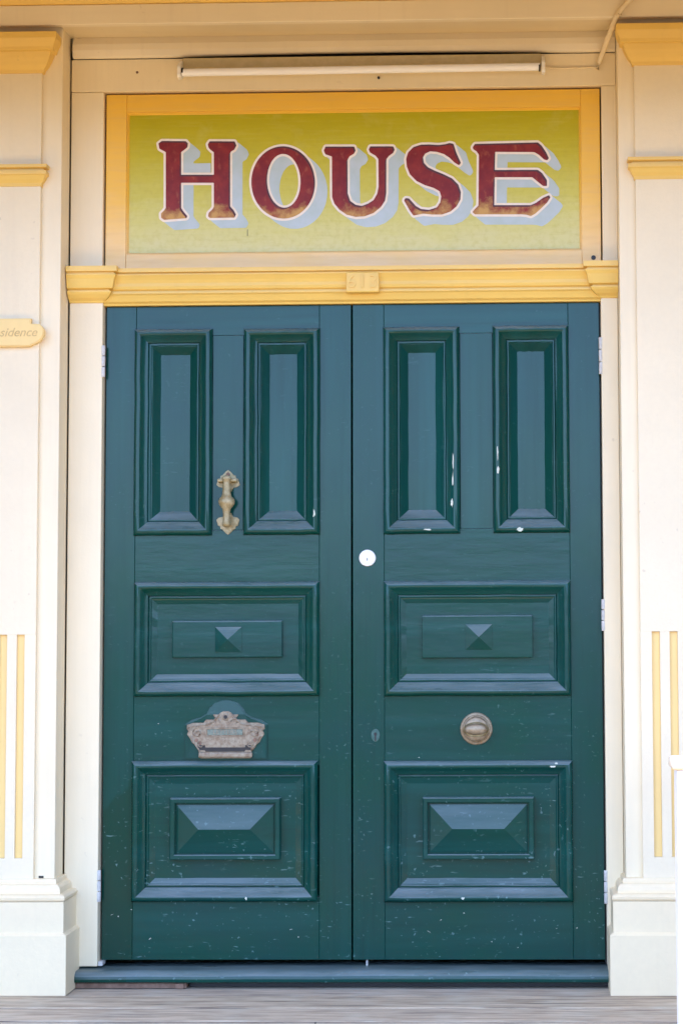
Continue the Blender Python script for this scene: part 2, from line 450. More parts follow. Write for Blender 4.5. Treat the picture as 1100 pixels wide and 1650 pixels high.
LETTERS = {
 'H': {
  'face': [[(-6119,26788),(-6136,26780),(-6222,26718),(-6230,26708),(-6232,26695),(-6206,26559),(-6197,26538),(-6179,26524),(-6013,26435),(-6001,26424),(-5995,26410),(-5984,24618),(-5990,24588),(-6035,24524),(-6121,24439),(-6135,24421),(-6136,24357),(-6132,24296),(-6121,24272),(-6050,24220),(-6036,24214),(-6016,24212),(-5351,24253),(-5321,24258),(-5306,24273),(-5291,24310),(-5295,24335),(-5403,24463),(-5478,24575),(-5488,24599),(-5493,25393),(-5487,25409),(-5471,25414),(-4457,25403),(-4444,25399),(-4437,25391),(-4436,25380),(-4434,24624),(-4450,24584),(-4487,24527),(-4584,24438),(-4594,24424),(-4600,24404),(-4613,24333),(-4611,24306),(-4576,24269),(-4556,24257),(-4539,24253),(-3882,24259),(-3791,24258),(-3772,24263),(-3756,24283),(-3728,24337),(-3722,24357),(-3728,24377),(-3789,24489),(-3897,24612),(-3906,24628),(-3908,24649),(-3914,26348),(-3906,26379),(-3880,26419),(-3792,26472),(-3777,26485),(-3719,26600),(-3716,26613),(-3720,26630),(-3767,26737),(-3780,26745),(-3800,26748),(-4557,26760),(-4571,26757),(-4581,26750),(-4624,26685),(-4634,26666),(-4634,26648),(-4610,26556),(-4602,26539),(-4529,26463),(-4452,26409),(-4441,26388),(-4437,25684),(-4439,25674),(-4445,25666),(-4459,25663),(-5473,25675),(-5489,25680),(-5495,25697),(-5497,26408),(-5493,26418),(-5480,26431),(-5380,26505),(-5303,26568),(-5294,26588),(-5283,26659),(-5280,26686),(-5285,26703),(-5337,26762),(-5351,26770),(-5368,26773),(-5861,26783),(-5905,26787)]],
  'outline': [[(-6123,26863),(-6147,26858),(-6167,26849),(-6263,26780),(-6297,26743),(-6306,26702),(-6276,26539),(-6261,26502),(-6222,26464),(-6082,26388),(-6072,26377),(-6068,26364),(-6058,24633),(-6065,24609),(-6098,24562),(-6188,24473),(-6205,24445),(-6210,24412),(-6205,24293),(-6198,24260),(-6185,24236),(-6150,24202),(-6086,24156),(-6058,24144),(-6022,24138),(-5351,24178),(-5304,24185),(-5279,24196),(-5247,24227),(-5227,24269),(-5217,24313),(-5222,24350),(-5238,24380),(-5339,24500),(-5404,24595),(-5415,24622),(-5419,25317),(-5416,25331),(-5407,25338),(-5397,25339),(-4531,25329),(-4515,25324),(-4509,25307),(-4507,24642),(-4514,24622),(-4543,24575),(-4641,24483),(-4661,24455),(-4671,24421),(-4688,24327),(-4684,24293),(-4674,24270),(-4656,24248),(-4608,24202),(-4579,24187),(-4546,24180),(-4115,24181),(-4075,24184),(-3915,24182),(-3875,24185),(-3778,24185),(-3755,24189),(-3735,24199),(-3694,24242),(-3658,24312),(-3648,24349),(-3650,24376),(-3658,24400),(-3726,24525),(-3827,24641),(-3835,24665),(-3841,26334),(-3837,26350),(-3826,26365),(-3749,26411),(-3715,26444),(-3662,26548),(-3646,26585),(-3642,26616),(-3648,26646),(-3693,26756),(-3707,26778),(-3730,26802),(-3744,26811),(-3764,26818),(-3797,26822),(-4551,26835),(-4584,26832),(-4608,26823),(-4644,26788),(-4692,26716),(-4705,26686),(-4708,26652),(-4680,26537),(-4666,26503),(-4570,26403),(-4522,26367),(-4514,26352),(-4511,25760),(-4516,25744),(-4533,25738),(-5399,25748),(-5415,25754),(-5421,25770),(-5424,26370),(-5414,26386),(-5276,26493),(-5235,26537),(-5222,26574),(-5206,26682),(-5210,26713),(-5221,26740),(-5301,26826),(-5328,26840),(-5362,26847),(-5861,26858),(-5905,26862)]],
  'shade': [[(-6025,26750),(-6046,26740),(-6149,26666),(-6168,26640),(-6173,26619),(-6169,26585),(-6145,26460),(-6131,26429),(-6100,26394),(-5943,26267),(-5936,26257),(-5933,26244),(-5923,24540),(-5930,24516),(-5961,24473),(-6052,24383),(-6073,24353),(-6077,24329),(-6075,24255),(-6067,24184),(-6050,24157),(-6022,24129),(-5831,23972),(-5747,23911),(-5700,23881),(-5643,23878),(-4985,23918),(-4945,23928),(-4921,23949),(-4899,23989),(-4891,24016),(-4893,24053),(-4913,24087),(-5026,24223),(-5081,24305),(-5089,24332),(-5095,25736),(-5088,25745),(-5075,25748),(-4559,25742),(-4546,25745),(-4539,25753),(-4538,25763),(-4541,26038),(-4547,26046),(-4561,26050),(-4979,26044),(-5076,26046),(-5092,26051),(-5097,26061),(-5098,26088),(-5091,26108),(-4926,26235),(-4902,26265),(-4893,26289),(-4883,26353),(-4879,26390),(-4880,26417),(-4897,26448),(-4951,26507),(-5153,26675),(-5227,26730),(-5257,26735),(-5740,26745),(-5784,26748)],[(-4473,26721),(-4490,26713),(-4507,26698),(-4564,26613),(-4573,26593),(-4575,26559),(-4549,26457),(-4536,26430),(-4519,26408),(-4445,26332),(-4390,26286),(-4380,26266),(-4372,24566),(-4380,24533),(-4413,24476),(-4510,24386),(-4533,24353),(-4541,24329),(-4553,24258),(-4552,24211),(-4532,24180),(-4485,24132),(-4294,23976),(-4237,23934),(-4211,23921),(-3420,23925),(-3407,23928),(-3390,23939),(-3370,23962),(-3327,24043),(-3322,24076),(-3330,24103),(-3397,24225),(-3414,24250),(-3502,24348),(-3510,24368),(-3515,26045),(-3509,26072),(-3494,26096),(-3407,26147),(-3393,26159),(-3379,26179),(-3319,26300),(-3316,26327),(-3321,26354),(-3361,26451),(-3385,26486),(-3583,26652),(-3636,26695),(-3656,26706),(-3680,26709),(-4038,26714),(-4081,26717)]],
  'edge': [[(-6119,26789),(-6133,26783),(-6223,26718),(-6230,26708),(-6230,26701),(-6226,26700),(-6216,26703),(-6176,26731),(-6159,26736),(-5415,26720),(-5395,26715),(-5381,26706),(-5333,26653),(-5326,26636),(-5337,26551),(-5333,26547),(-5327,26548),(-5302,26568),(-5293,26592),(-5280,26693),(-5286,26707),(-5333,26758),(-5347,26769),(-5361,26773),(-5868,26783),(-5898,26787)],[(-4567,26760),(-4579,26752),(-4600,26722),(-4601,26712),(-4590,26707),(-4242,26702),(-4212,26699),(-3840,26694),(-3824,26691),(-3814,26685),(-3807,26673),(-3763,26566),(-3764,26549),(-3796,26482),(-3795,26475),(-3787,26475),(-3772,26492),(-3719,26600),(-3715,26613),(-3719,26630),(-3759,26725),(-3768,26739),(-3777,26745),(-3794,26748),(-4165,26752),(-4195,26756)],[(-5510,26389),(-5537,26369),(-5545,26351),(-5541,25637),(-5536,25624),(-5526,25621),(-4519,25609),(-4492,25610),(-4485,25617),(-4485,25655),(-4489,25660),(-4499,25663),(-5479,25675),(-5489,25678),(-5495,25690),(-5498,26377),(-5501,26387)],[(-3920,26370),(-3933,26359),(-3950,26332),(-3959,26308),(-3961,26294),(-3954,24585),(-3952,24572),(-3944,24558),(-3835,24436),(-3768,24310),(-3768,24297),(-3780,24270),(-3778,24263),(-3775,24262),(-3761,24273),(-3731,24330),(-3722,24350),(-3722,24364),(-3795,24499),(-3897,24612),(-3905,24625),(-3908,24639),(-3914,26362),(-3915,26368)],[(-5531,25360),(-5537,25356),(-5539,25346),(-5534,24542),(-5526,24525),(-5449,24410),(-5345,24288),(-5333,24260),(-5321,24257),(-5309,24267),(-5291,24310),(-5294,24334),(-5403,24463),(-5480,24578),(-5488,24596),(-5493,25345),(-5496,25356),(-5501,25359)]],
 },
 'O': {
  'face': [[(-2265,26565),(-2372,26554),(-2485,26527),(-2575,26495),(-2639,26465),(-2712,26423),(-2792,26366),(-2869,26300),(-2963,26198),(-3030,26104),(-3086,26007),(-3136,25899),(-3167,25811),(-3195,25704),(-3209,25636),(-3222,25542),(-3226,25474),(-3226,25343),(-3217,25251),(-3194,25120),(-3164,25004),(-3129,24910),(-3090,24822),(-3033,24720),(-2952,24604),(-2891,24535),(-2831,24474),(-2734,24396),(-2631,24330),(-2551,24290),(-2467,24258),(-2344,24226),(-2227,24211),(-2140,24211),(-2054,24219),(-1944,24242),(-1847,24274),(-1761,24314),(-1697,24350),(-1648,24384),(-1567,24447),(-1488,24526),(-1438,24583),(-1384,24657),(-1321,24764),(-1268,24878),(-1238,24962),(-1214,25050),(-1194,25147),(-1177,25312),(-1177,25413),(-1185,25511),(-1211,25663),(-1242,25775),(-1272,25860),(-1318,25962),(-1368,26050),(-1443,26160),(-1515,26245),(-1583,26311),(-1653,26368),(-1723,26417),(-1844,26482),(-1944,26521),(-2058,26550),(-2171,26565)],[(-2223,26317),(-2164,26314),(-2127,26308),(-2071,26289),(-2010,26258),(-1970,26230),(-1915,26182),(-1860,26118),(-1829,26076),(-1786,26005),(-1755,25943),(-1702,25804),(-1681,25730),(-1665,25652),(-1655,25591),(-1644,25479),(-1641,25392),(-1644,25318),(-1661,25169),(-1675,25099),(-1701,25001),(-1725,24937),(-1756,24867),(-1798,24793),(-1841,24733),(-1880,24690),(-1924,24650),(-1971,24617),(-2031,24587),(-2074,24573),(-2138,24563),(-2184,24564),(-2241,24574),(-2308,24599),(-2355,24624),(-2418,24672),(-2466,24720),(-2502,24761),(-2542,24818),(-2582,24887),(-2609,24940),(-2646,25032),(-2669,25107),(-2690,25191),(-2707,25283),(-2718,25384),(-2722,25458),(-2714,25620),(-2689,25779),(-2661,25880),(-2639,25940),(-2585,26055),(-2558,26098),(-2515,26155),(-2476,26199),(-2425,26242),(-2378,26272),(-2328,26295),(-2278,26310)]],
  'outline': [[(-2265,26640),(-2392,26625),(-2505,26599),(-2612,26559),(-2677,26529),(-2756,26483),(-2813,26443),(-2866,26400),(-2966,26304),(-3026,26236),(-3093,26142),(-3150,26045),(-3199,25937),(-3237,25833),(-3262,25742),(-3279,25661),(-3295,25543),(-3300,25475),(-3299,25344),(-3291,25252),(-3264,25097),(-3234,24985),(-3193,24873),(-3153,24785),(-3096,24683),(-3015,24568),(-2955,24498),(-2871,24413),(-2795,24350),(-2704,24288),(-2587,24226),(-2487,24187),(-2367,24156),(-2304,24145),(-2227,24137),(-2140,24137),(-2050,24146),(-1977,24158),(-1924,24172),(-1817,24207),(-1724,24250),(-1661,24286),(-1611,24319),(-1531,24383),(-1424,24488),(-1377,24543),(-1321,24620),(-1257,24727),(-1205,24840),(-1168,24941),(-1144,25029),(-1121,25139),(-1104,25311),(-1104,25412),(-1112,25510),(-1141,25683),(-1171,25795),(-1208,25896),(-1255,25998),(-1304,26087),(-1379,26196),(-1451,26281),(-1545,26374),(-1616,26432),(-1687,26481),(-1807,26546),(-1911,26588),(-2001,26613),(-2091,26631),(-2168,26639)],[(-2222,26243),(-2161,26240),(-2121,26229),(-2047,26194),(-2007,26166),(-1963,26128),(-1922,26081),(-1886,26030),(-1849,25968),(-1816,25900),(-1772,25785),(-1751,25710),(-1735,25632),(-1717,25480),(-1715,25393),(-1717,25318),(-1732,25187),(-1745,25120),(-1771,25022),(-1816,24912),(-1874,24811),(-1907,24768),(-1941,24730),(-1998,24687),(-2048,24661),(-2091,24645),(-2138,24638),(-2181,24638),(-2221,24645),(-2271,24662),(-2318,24688),(-2365,24722),(-2400,24753),(-2438,24797),(-2472,24845),(-2502,24892),(-2540,24964),(-2563,25018),(-2590,25092),(-2610,25167),(-2626,25241),(-2645,25390),(-2648,25464),(-2645,25569),(-2628,25711),(-2611,25788),(-2591,25859),(-2549,25963),(-2492,26064),(-2452,26117),(-2414,26156),(-2368,26191),(-2314,26221),(-2264,26237)]],
  'shade': [[(-2171,26527),(-2241,26521),(-2311,26509),(-2402,26486),(-2482,26456),(-2539,26430),(-2615,26387),(-2705,26325),(-2789,26255),(-2886,26150),(-2936,26083),(-2999,25985),(-3046,25895),(-3075,25827),(-3103,25750),(-3132,25646),(-3155,25521),(-3166,25403),(-3165,25244),(-3150,25106),(-3127,24991),(-3098,24889),(-3066,24804),(-3006,24679),(-2935,24564),(-2878,24485),(-2821,24419),(-2737,24335),(-2491,24131),(-2417,24076),(-2330,24018),(-2220,23959),(-2130,23924),(-2007,23893),(-1887,23877),(-1777,23878),(-1707,23883),(-1637,23895),(-1547,23918),(-1467,23947),(-1404,23977),(-1344,24010),(-1241,24080),(-1174,24135),(-1075,24239),(-1008,24326),(-948,24420),(-898,24516),(-871,24577),(-845,24651),(-814,24762),(-791,24890),(-780,25018),(-780,25142),(-788,25233),(-798,25308),(-818,25406),(-847,25507),(-878,25592),(-925,25694),(-1005,25830),(-1059,25905),(-1129,25988),(-1199,26056),(-1513,26316),(-1596,26374),(-1717,26440),(-1834,26486),(-1890,26502),(-1971,26518),(-2058,26527)],[(-1888,25979),(-1820,25978),(-1776,25968),(-1759,25959),(-1715,25885),(-1659,25756),(-1621,25631),(-1595,25496),(-1584,25378),(-1584,25249),(-1587,25199),(-1598,25111),(-1611,25044),(-1641,24930),(-1691,24806),(-1738,24722),(-1798,24647),(-1830,24615),(-1868,24585),(-1941,24548),(-1978,24536),(-2021,24528),(-2054,24525),(-2091,24530),(-2124,24537),(-2144,24547),(-2192,24626),(-2238,24731),(-2262,24799),(-2283,24873),(-2309,25008),(-2320,25109),(-2324,25187),(-2317,25315),(-2294,25463),(-2263,25578),(-2216,25696),(-2170,25780),(-2107,25861),(-2040,25920),(-2007,25940),(-1970,25957),(-1933,25969)]],
  'edge': [[(-2265,26565),(-2332,26560),(-2412,26547),(-2495,26524),(-2582,26492),(-2646,26462),(-2709,26425),(-2762,26389),(-2855,26312),(-2867,26295),(-2756,26372),(-2686,26412),(-2605,26448),(-2542,26471),(-2458,26493),(-2378,26506),(-2301,26513),(-2218,26512),(-2144,26504),(-2041,26482),(-1977,26463),(-1890,26429),(-1827,26397),(-1763,26360),(-1686,26305),(-1628,26256),(-1558,26188),(-1506,26127),(-1449,26051),(-1412,25994),(-1348,25874),(-1318,25806),(-1288,25722),(-1265,25640),(-1245,25549),(-1231,25451),(-1224,25363),(-1223,25262),(-1227,25228),(-1241,25087),(-1261,24993),(-1284,24909),(-1314,24825),(-1344,24758),(-1408,24631),(-1391,24649),(-1344,24721),(-1301,24805),(-1268,24878),(-1238,24962),(-1211,25060),(-1194,25144),(-1180,25258),(-1177,25315),(-1177,25417),(-1184,25504),(-1195,25582),(-1228,25731),(-1248,25796),(-1285,25891),(-1321,25969),(-1365,26047),(-1402,26105),(-1458,26180),(-1546,26277),(-1626,26347),(-1697,26400),(-1777,26449),(-1837,26479),(-1954,26524),(-2017,26542),(-2094,26557),(-2175,26566)],[(-2585,26065),(-2605,26044),(-2635,25994),(-2672,25921),(-2706,25833),(-2725,25766),(-2744,25681),(-2765,25523),(-2768,25405),(-2765,25331),(-2754,25233),(-2727,25094),(-2706,25019),(-2669,24918),(-2612,24803),(-2546,24704),(-2465,24619),(-2405,24573),(-2358,24547),(-2278,24518),(-2228,24510),(-2178,24510),(-2118,24520),(-2078,24533),(-2018,24563),(-1979,24590),(-1947,24616),(-1931,24637),(-2031,24587),(-2074,24573),(-2138,24563),(-2184,24564),(-2234,24572),(-2311,24600),(-2355,24624),(-2425,24678),(-2502,24761),(-2566,24856),(-2623,24971),(-2663,25083),(-2697,25222),(-2718,25384),(-2722,25502),(-2715,25620),(-2704,25698),(-2688,25782),(-2658,25890),(-2638,25944)]],
 },
 'U': {
  'face': [[(612,26530),(602,26526),(592,26513),(556,26436),(559,26416),(592,26339),(612,26320),(772,26224),(849,26128),(862,26101),(863,25892),(866,25848),(866,25555),(869,25511),(867,25214),(825,24989),(711,24788),(684,24765),(537,24669),(343,24598),(307,24597),(130,24632),(97,24654),(-32,24752),(-45,24767),(-53,24784),(-126,25007),(-132,26083),(-123,26110),(-68,26210),(-51,26224),(66,26290),(84,26313),(116,26374),(125,26394),(125,26411),(89,26519),(79,26529),(62,26532),(-829,26540),(-839,26534),(-846,26524),(-891,26423),(-887,26399),(-849,26303),(-839,26291),(-825,26283),(-648,26222),(-637,26210),(-633,26190),(-626,24901),(-619,24868),(-552,24678),(-393,24478),(-159,24314),(127,24239),(346,24250),(423,24257),(692,24356),(719,24371),(939,24550),(1068,24751),(1076,24781),(1111,25003),(1116,26027),(1121,26102),(1130,26122),(1204,26215),(1335,26308),(1369,26375),(1382,26412),(1379,26429),(1346,26504),(1335,26517),(1322,26522)]],
  'outline': [[(606,26605),(569,26593),(532,26557),(489,26467),(483,26440),(483,26420),(490,26393),(521,26318),(539,26289),(575,26256),(725,26167),(772,26110),(788,26082),(790,25890),(793,25849),(792,25556),(796,25512),(795,25225),(756,25017),(665,24853),(653,24836),(640,24825),(493,24730),(324,24671),(177,24695),(157,24702),(34,24793),(17,24808),(-53,25013),(-59,26065),(-53,26085),(-14,26156),(2,26169),(95,26220),(115,26237),(143,26269),(189,26356),(199,26393),(196,26427),(159,26542),(146,26566),(116,26594),(96,26601),(66,26606),(-812,26617),(-845,26613),(-869,26605),(-905,26569),(-952,26471),(-965,26427),(-959,26387),(-913,26268),(-882,26232),(-855,26216),(-728,26173),(-712,26162),(-707,26147),(-707,26083),(-703,25975),(-703,25259),(-700,25216),(-699,24892),(-689,24848),(-617,24645),(-482,24472),(-425,24411),(-196,24250),(-166,24239),(120,24166),(153,24164),(393,24178),(439,24185),(722,24289),(759,24309),(969,24479),(997,24506),(1115,24686),(1139,24730),(1184,24998),(1189,26026),(1194,26077),(1203,26097),(1255,26161),(1361,26234),(1399,26270),(1447,26371),(1454,26395),(1456,26418),(1447,26456),(1405,26547),(1372,26581),(1342,26594),(1312,26597)]],
  'shade': [[(706,26492),(682,26481),(664,26462),(628,26395),(616,26364),(616,26327),(645,26256),(662,26223),(687,26195),(911,26010),(919,25999),(923,25982),(925,25456),(929,25412),(927,25143),(883,24914),(789,24747),(778,24730),(759,24716),(626,24629),(453,24565),(430,24560),(337,24576),(321,24584),(313,24598),(273,24716),(269,24746),(269,25059),(266,25103),(265,25784),(275,25811),(308,25875),(320,25892),(428,25953),(458,25978),(516,26078),(522,26095),(523,26119),(519,26146),(490,26234),(472,26268),(213,26484),(199,26491),(182,26493),(-718,26504),(-745,26499),(-767,26482),(-786,26452),(-829,26361),(-833,26338),(-831,26314),(-793,26212),(-772,26177),(-742,26148),(-585,26021),(-576,26007),(-570,25875),(-570,25605),(-570,25160),(-567,25116),(-565,24789),(-506,24614),(-490,24576),(-469,24546),(-346,24389),(-302,24341),(-109,24182),(170,23984),(456,23907),(519,23905),(781,23923),(1057,24024),(1091,24044),(1321,24230),(1447,24423),(1467,24460),(1506,24702),(1512,25726),(1516,25797),(1525,25817),(1587,25894),(1700,25972),(1720,25990),(1741,26023),(1774,26097),(1779,26114),(1778,26141),(1741,26229),(1718,26263),(1519,26431),(1469,26471),(1449,26482)]],
  'edge': [[(609,26530),(596,26520),(581,26493),(582,26481),(592,26478),(1282,26468),(1299,26452),(1335,26369),(1335,26352),(1315,26302),(1318,26297),(1328,26301),(1338,26312),(1349,26332),(1383,26412),(1379,26429),(1346,26504),(1339,26515),(1329,26522)],[(-829,26541),(-842,26531),(-856,26504),(-856,26494),(-845,26489),(32,26477),(45,26462),(79,26357),(79,26340),(57,26293),(62,26289),(69,26293),(113,26367),(127,26401),(93,26513),(88,26523),(79,26530)],[(-105,26165),(-118,26154),(-136,26123),(-172,26053),(-180,26026),(-180,25942),(-177,25911),(-177,25317),(-174,25287),(-173,24953),(-96,24720),(-76,24696),(81,24580),(104,24573),(273,24543),(300,24545),(490,24615),(623,24703),(662,24732),(670,24745),(670,24749),(663,24750),(531,24666),(343,24597),(313,24596),(150,24626),(127,24633),(-29,24749),(-49,24773),(-120,24983),(-127,25013),(-130,25965),(-133,25995),(-133,26073),(-128,26100),(-100,26157),(-100,26163)],[(1115,26102),(1105,26096),(1075,26055),(1070,25984),(1064,24939),(1024,24697),(952,24585),(936,24557),(935,24553),(939,24554),(1070,24754),(1110,24993),(1116,26034),(1120,26064),(1119,26095)]],
 },
 'S': {
  'face': [[(3147,26607),(3013,26572),(2820,26549),(2754,26550),(2508,26569),(2265,26569),(2218,26563),(2011,26497),(1985,26485),(1836,26339),(1816,26309),(1757,26121),(1753,26087),(1779,25854),(1859,25641),(1879,25600),(2073,25399),(2101,25376),(2357,25244),(2632,25154),(2808,25051),(2821,25038),(2829,25023),(2874,24881),(2874,24861),(2846,24687),(2746,24533),(2733,24522),(2713,24513),(2493,24444),(2463,24445),(2261,24467),(2214,24478),(2059,24573),(1868,24792),(1847,24812),(1814,24823),(1770,24828),(1740,24827),(1717,24814),(1702,24797),(1690,24770),(1687,24750),(1692,24733),(1869,24422),(1972,24276),(1986,24266),(2008,24265),(2177,24296),(2287,24317),(2317,24318),(2589,24288),(2881,24285),(2921,24293),(3110,24357),(3157,24374),(3180,24386),(3358,24540),(3377,24566),(3480,24750),(3488,24780),(3505,25005),(3430,25232),(3421,25252),(3406,25270),(3244,25437),(3216,25460),(2969,25588),(2677,25712),(2458,25826),(2425,25855),(2336,25958),(2326,25974),(2319,25996),(2299,26148),(2305,26168),(2355,26259),(2380,26282),(2507,26339),(2527,26345),(2557,26345),(2750,26324),(2966,26252),(3151,26128),(3287,25990),(3313,25967),(3429,25891),(3443,25887),(3456,25891),(3477,25912),(3496,25941),(3503,25958),(3502,25975),(3358,26307),(3284,26558),(3272,26575),(3243,26590),(3196,26601)]],
  'outline': [[(3144,26682),(3000,26644),(2821,26623),(2754,26624),(2508,26644),(2262,26643),(2195,26633),(1992,26568),(1946,26547),(1771,26375),(1750,26340),(1687,26142),(1680,26088),(1703,25872),(1710,25835),(1795,25604),(1816,25564),(2034,25337),(2061,25315),(2330,25176),(2602,25087),(2751,24999),(2761,24990),(2768,24977),(2799,24879),(2800,24855),(2777,24714),(2696,24591),(2673,24577),(2504,24522),(2477,24518),(2261,24541),(2231,24552),(2102,24632),(1927,24833),(1890,24870),(1867,24884),(1791,24901),(1741,24901),(1714,24896),(1691,24885),(1651,24850),(1632,24822),(1617,24775),(1614,24744),(1624,24707),(1805,24386),(1912,24236),(1947,24203),(1965,24196),(1991,24191),(2028,24194),(2177,24221),(2290,24243),(2317,24244),(2589,24214),(2884,24211),(2940,24222),(3176,24303),(3206,24316),(3230,24333),(3374,24456),(3424,24505),(3450,24545),(3548,24722),(3561,24776),(3578,25005),(3571,25042),(3501,25248),(3486,25284),(3473,25303),(3283,25499),(3258,25520),(3006,25651),(2714,25775),(2502,25885),(2482,25900),(2421,25968),(2397,25999),(2389,26019),(2373,26134),(2383,26157),(2420,26218),(2520,26264),(2543,26271),(2719,26255),(2749,26248),(2909,26195),(2945,26178),(3114,26064),(3263,25914),(3396,25825),(3419,25815),(3446,25812),(3475,25818),(3497,25830),(3540,25874),(3562,25909),(3576,25954),(3574,25988),(3560,26028),(3428,26327),(3349,26591),(3340,26608),(3317,26632),(3290,26650),(3223,26670)]],
  'shade': [[(3240,26569),(3106,26533),(2910,26511),(2631,26531),(2344,26530),(2294,26520),(2098,26456),(2074,26445),(2047,26425),(1911,26289),(1891,26265),(1874,26234),(1817,26049),(1812,26026),(1813,25989),(1839,25756),(1925,25525),(1958,25473),(2176,25250),(2366,25093),(2422,25051),(2684,24913),(2903,24842),(2915,24834),(2924,24817),(2930,24793),(2930,24773),(2907,24619),(2893,24592),(2823,24489),(2802,24474),(2589,24407),(2380,24429),(2341,24438),(2319,24457),(2231,24557),(2033,24723),(1980,24765),(1959,24778),(1900,24790),(1833,24788),(1813,24779),(1787,24760),(1756,24716),(1748,24692),(1745,24669),(1746,24649),(1753,24632),(1930,24321),(2044,24158),(2064,24136),(2259,23974),(2316,23935),(2369,23932),(2541,23963),(2661,23984),(2923,23955),(3244,23952),(3281,23960),(3513,24040),(3540,24053),(3573,24077),(3717,24200),(3743,24226),(3780,24283),(3870,24443),(3878,24463),(3899,24695),(3898,24732),(3823,24958),(3810,24985),(3788,25016),(3615,25193),(3351,25412),(3089,25549),(2784,25680),(2727,25709),(2714,25726),(2696,25853),(2704,25874),(2739,25937),(2748,25948),(2765,25958),(2875,26006),(2898,26010),(3084,25990),(3300,25917),(3336,25893),(3389,25841),(3588,25676),(3647,25633),(3770,25553),(3800,25550),(3824,25560),(3856,25589),(3886,25633),(3898,25664),(3894,25708),(3755,26026),(3681,26277),(3667,26304),(3634,26339),(3392,26537),(3363,26551),(3319,26562),(3270,26570)]],
  'edge': [[(3143,26607),(3013,26571),(2820,26549),(2750,26550),(2514,26569),(2255,26569),(2211,26561),(2011,26497),(1975,26478),(1945,26446),(1944,26439),(1948,26439),(2165,26508),(2208,26515),(2468,26516),(2707,26496),(2774,26495),(2840,26503),(2967,26518),(3103,26555),(3186,26539),(3213,26529),(3229,26519),(3240,26498),(3311,26254),(3450,25939),(3459,25903),(3466,25902),(3479,25914),(3497,25942),(3504,25958),(3503,25975),(3358,26307),(3283,26562),(3273,26575),(3240,26591),(3180,26604)],[(2320,26219),(2303,26196),(2252,26098),(2252,26078),(2272,25943),(2286,25908),(2394,25786),(2418,25768),(2624,25661),(2923,25535),(3175,25403),(3198,25384),(3374,25199),(3454,24972),(3459,24942),(3438,24710),(3431,24690),(3353,24553),(3350,24540),(3356,24540),(3373,24560),(3479,24747),(3487,24774),(3492,24817),(3505,25005),(3486,25070),(3421,25252),(3244,25438),(3221,25457),(2969,25588),(2671,25715),(2465,25822),(2445,25835),(2335,25959),(2322,25983),(2298,26141),(2303,26165),(2329,26215),(2327,26222)],[(1740,24827),(1720,24817),(1706,24804),(1697,24787),(1700,24777),(1767,24770),(1803,24757),(2014,24518),(2174,24422),(2218,24413),(2417,24391),(2450,24391),(2666,24460),(2686,24468),(2697,24477),(2712,24500),(2713,24507),(2709,24510),(2497,24444),(2463,24444),(2264,24467),(2221,24475),(2061,24571),(1847,24812),(1814,24823),(1787,24827)]],
 },
 'E': {
  'face': [[(5960,26593),(3981,26568),(3968,26566),(3954,26556),(3898,26470),(3897,26439),(3907,26412),(3917,26395),(3930,26383),(4010,26333),(4085,26225),(4090,26201),(4090,26056),(4086,26012),(4084,25719),(4081,25675),(4079,25382),(4076,25339),(4074,25046),(4071,25002),(4069,24710),(4064,24579),(4053,24555),(3949,24449),(3890,24376),(3881,24359),(3886,24342),(3941,24288),(3962,24280),(5360,24264),(5397,24266),(5602,24247),(5717,24210),(5740,24207),(5777,24223),(5888,24286),(6060,24441),(6261,24635),(6362,24795),(6363,24808),(6356,24828),(6331,24865),(6318,24870),(6305,24867),(6136,24791),(5903,24628),(5743,24557),(5313,24560),(4597,24568),(4583,24570),(4574,24576),(4570,24590),(4577,24808),(4578,24953),(4581,24993),(4582,25138),(4586,25178),(4587,25323),(4591,25457),(4599,25474),(4619,25479),(5786,25464),(5813,25450),(5934,25344),(6115,25193),(6136,25180),(6158,25175),(6238,25174),(6251,25179),(6257,25185),(6260,25199),(6261,25343),(6256,25370),(6106,25597),(5993,25687),(5967,25700),(5410,25708),(5367,25705),(4985,25710),(4942,25707),(4604,25713),(4596,25720),(4593,25733),(4614,26291),(4621,26300),(4637,26304),(5806,26283),(5862,26278),(5888,26267),(6014,26188),(6172,26040),(6205,26027),(6254,26014),(6271,26013),(6288,26022),(6308,26046),(6322,26070),(6324,26086),(6247,26259),(6097,26490),(5997,26581),(5980,26590)]],
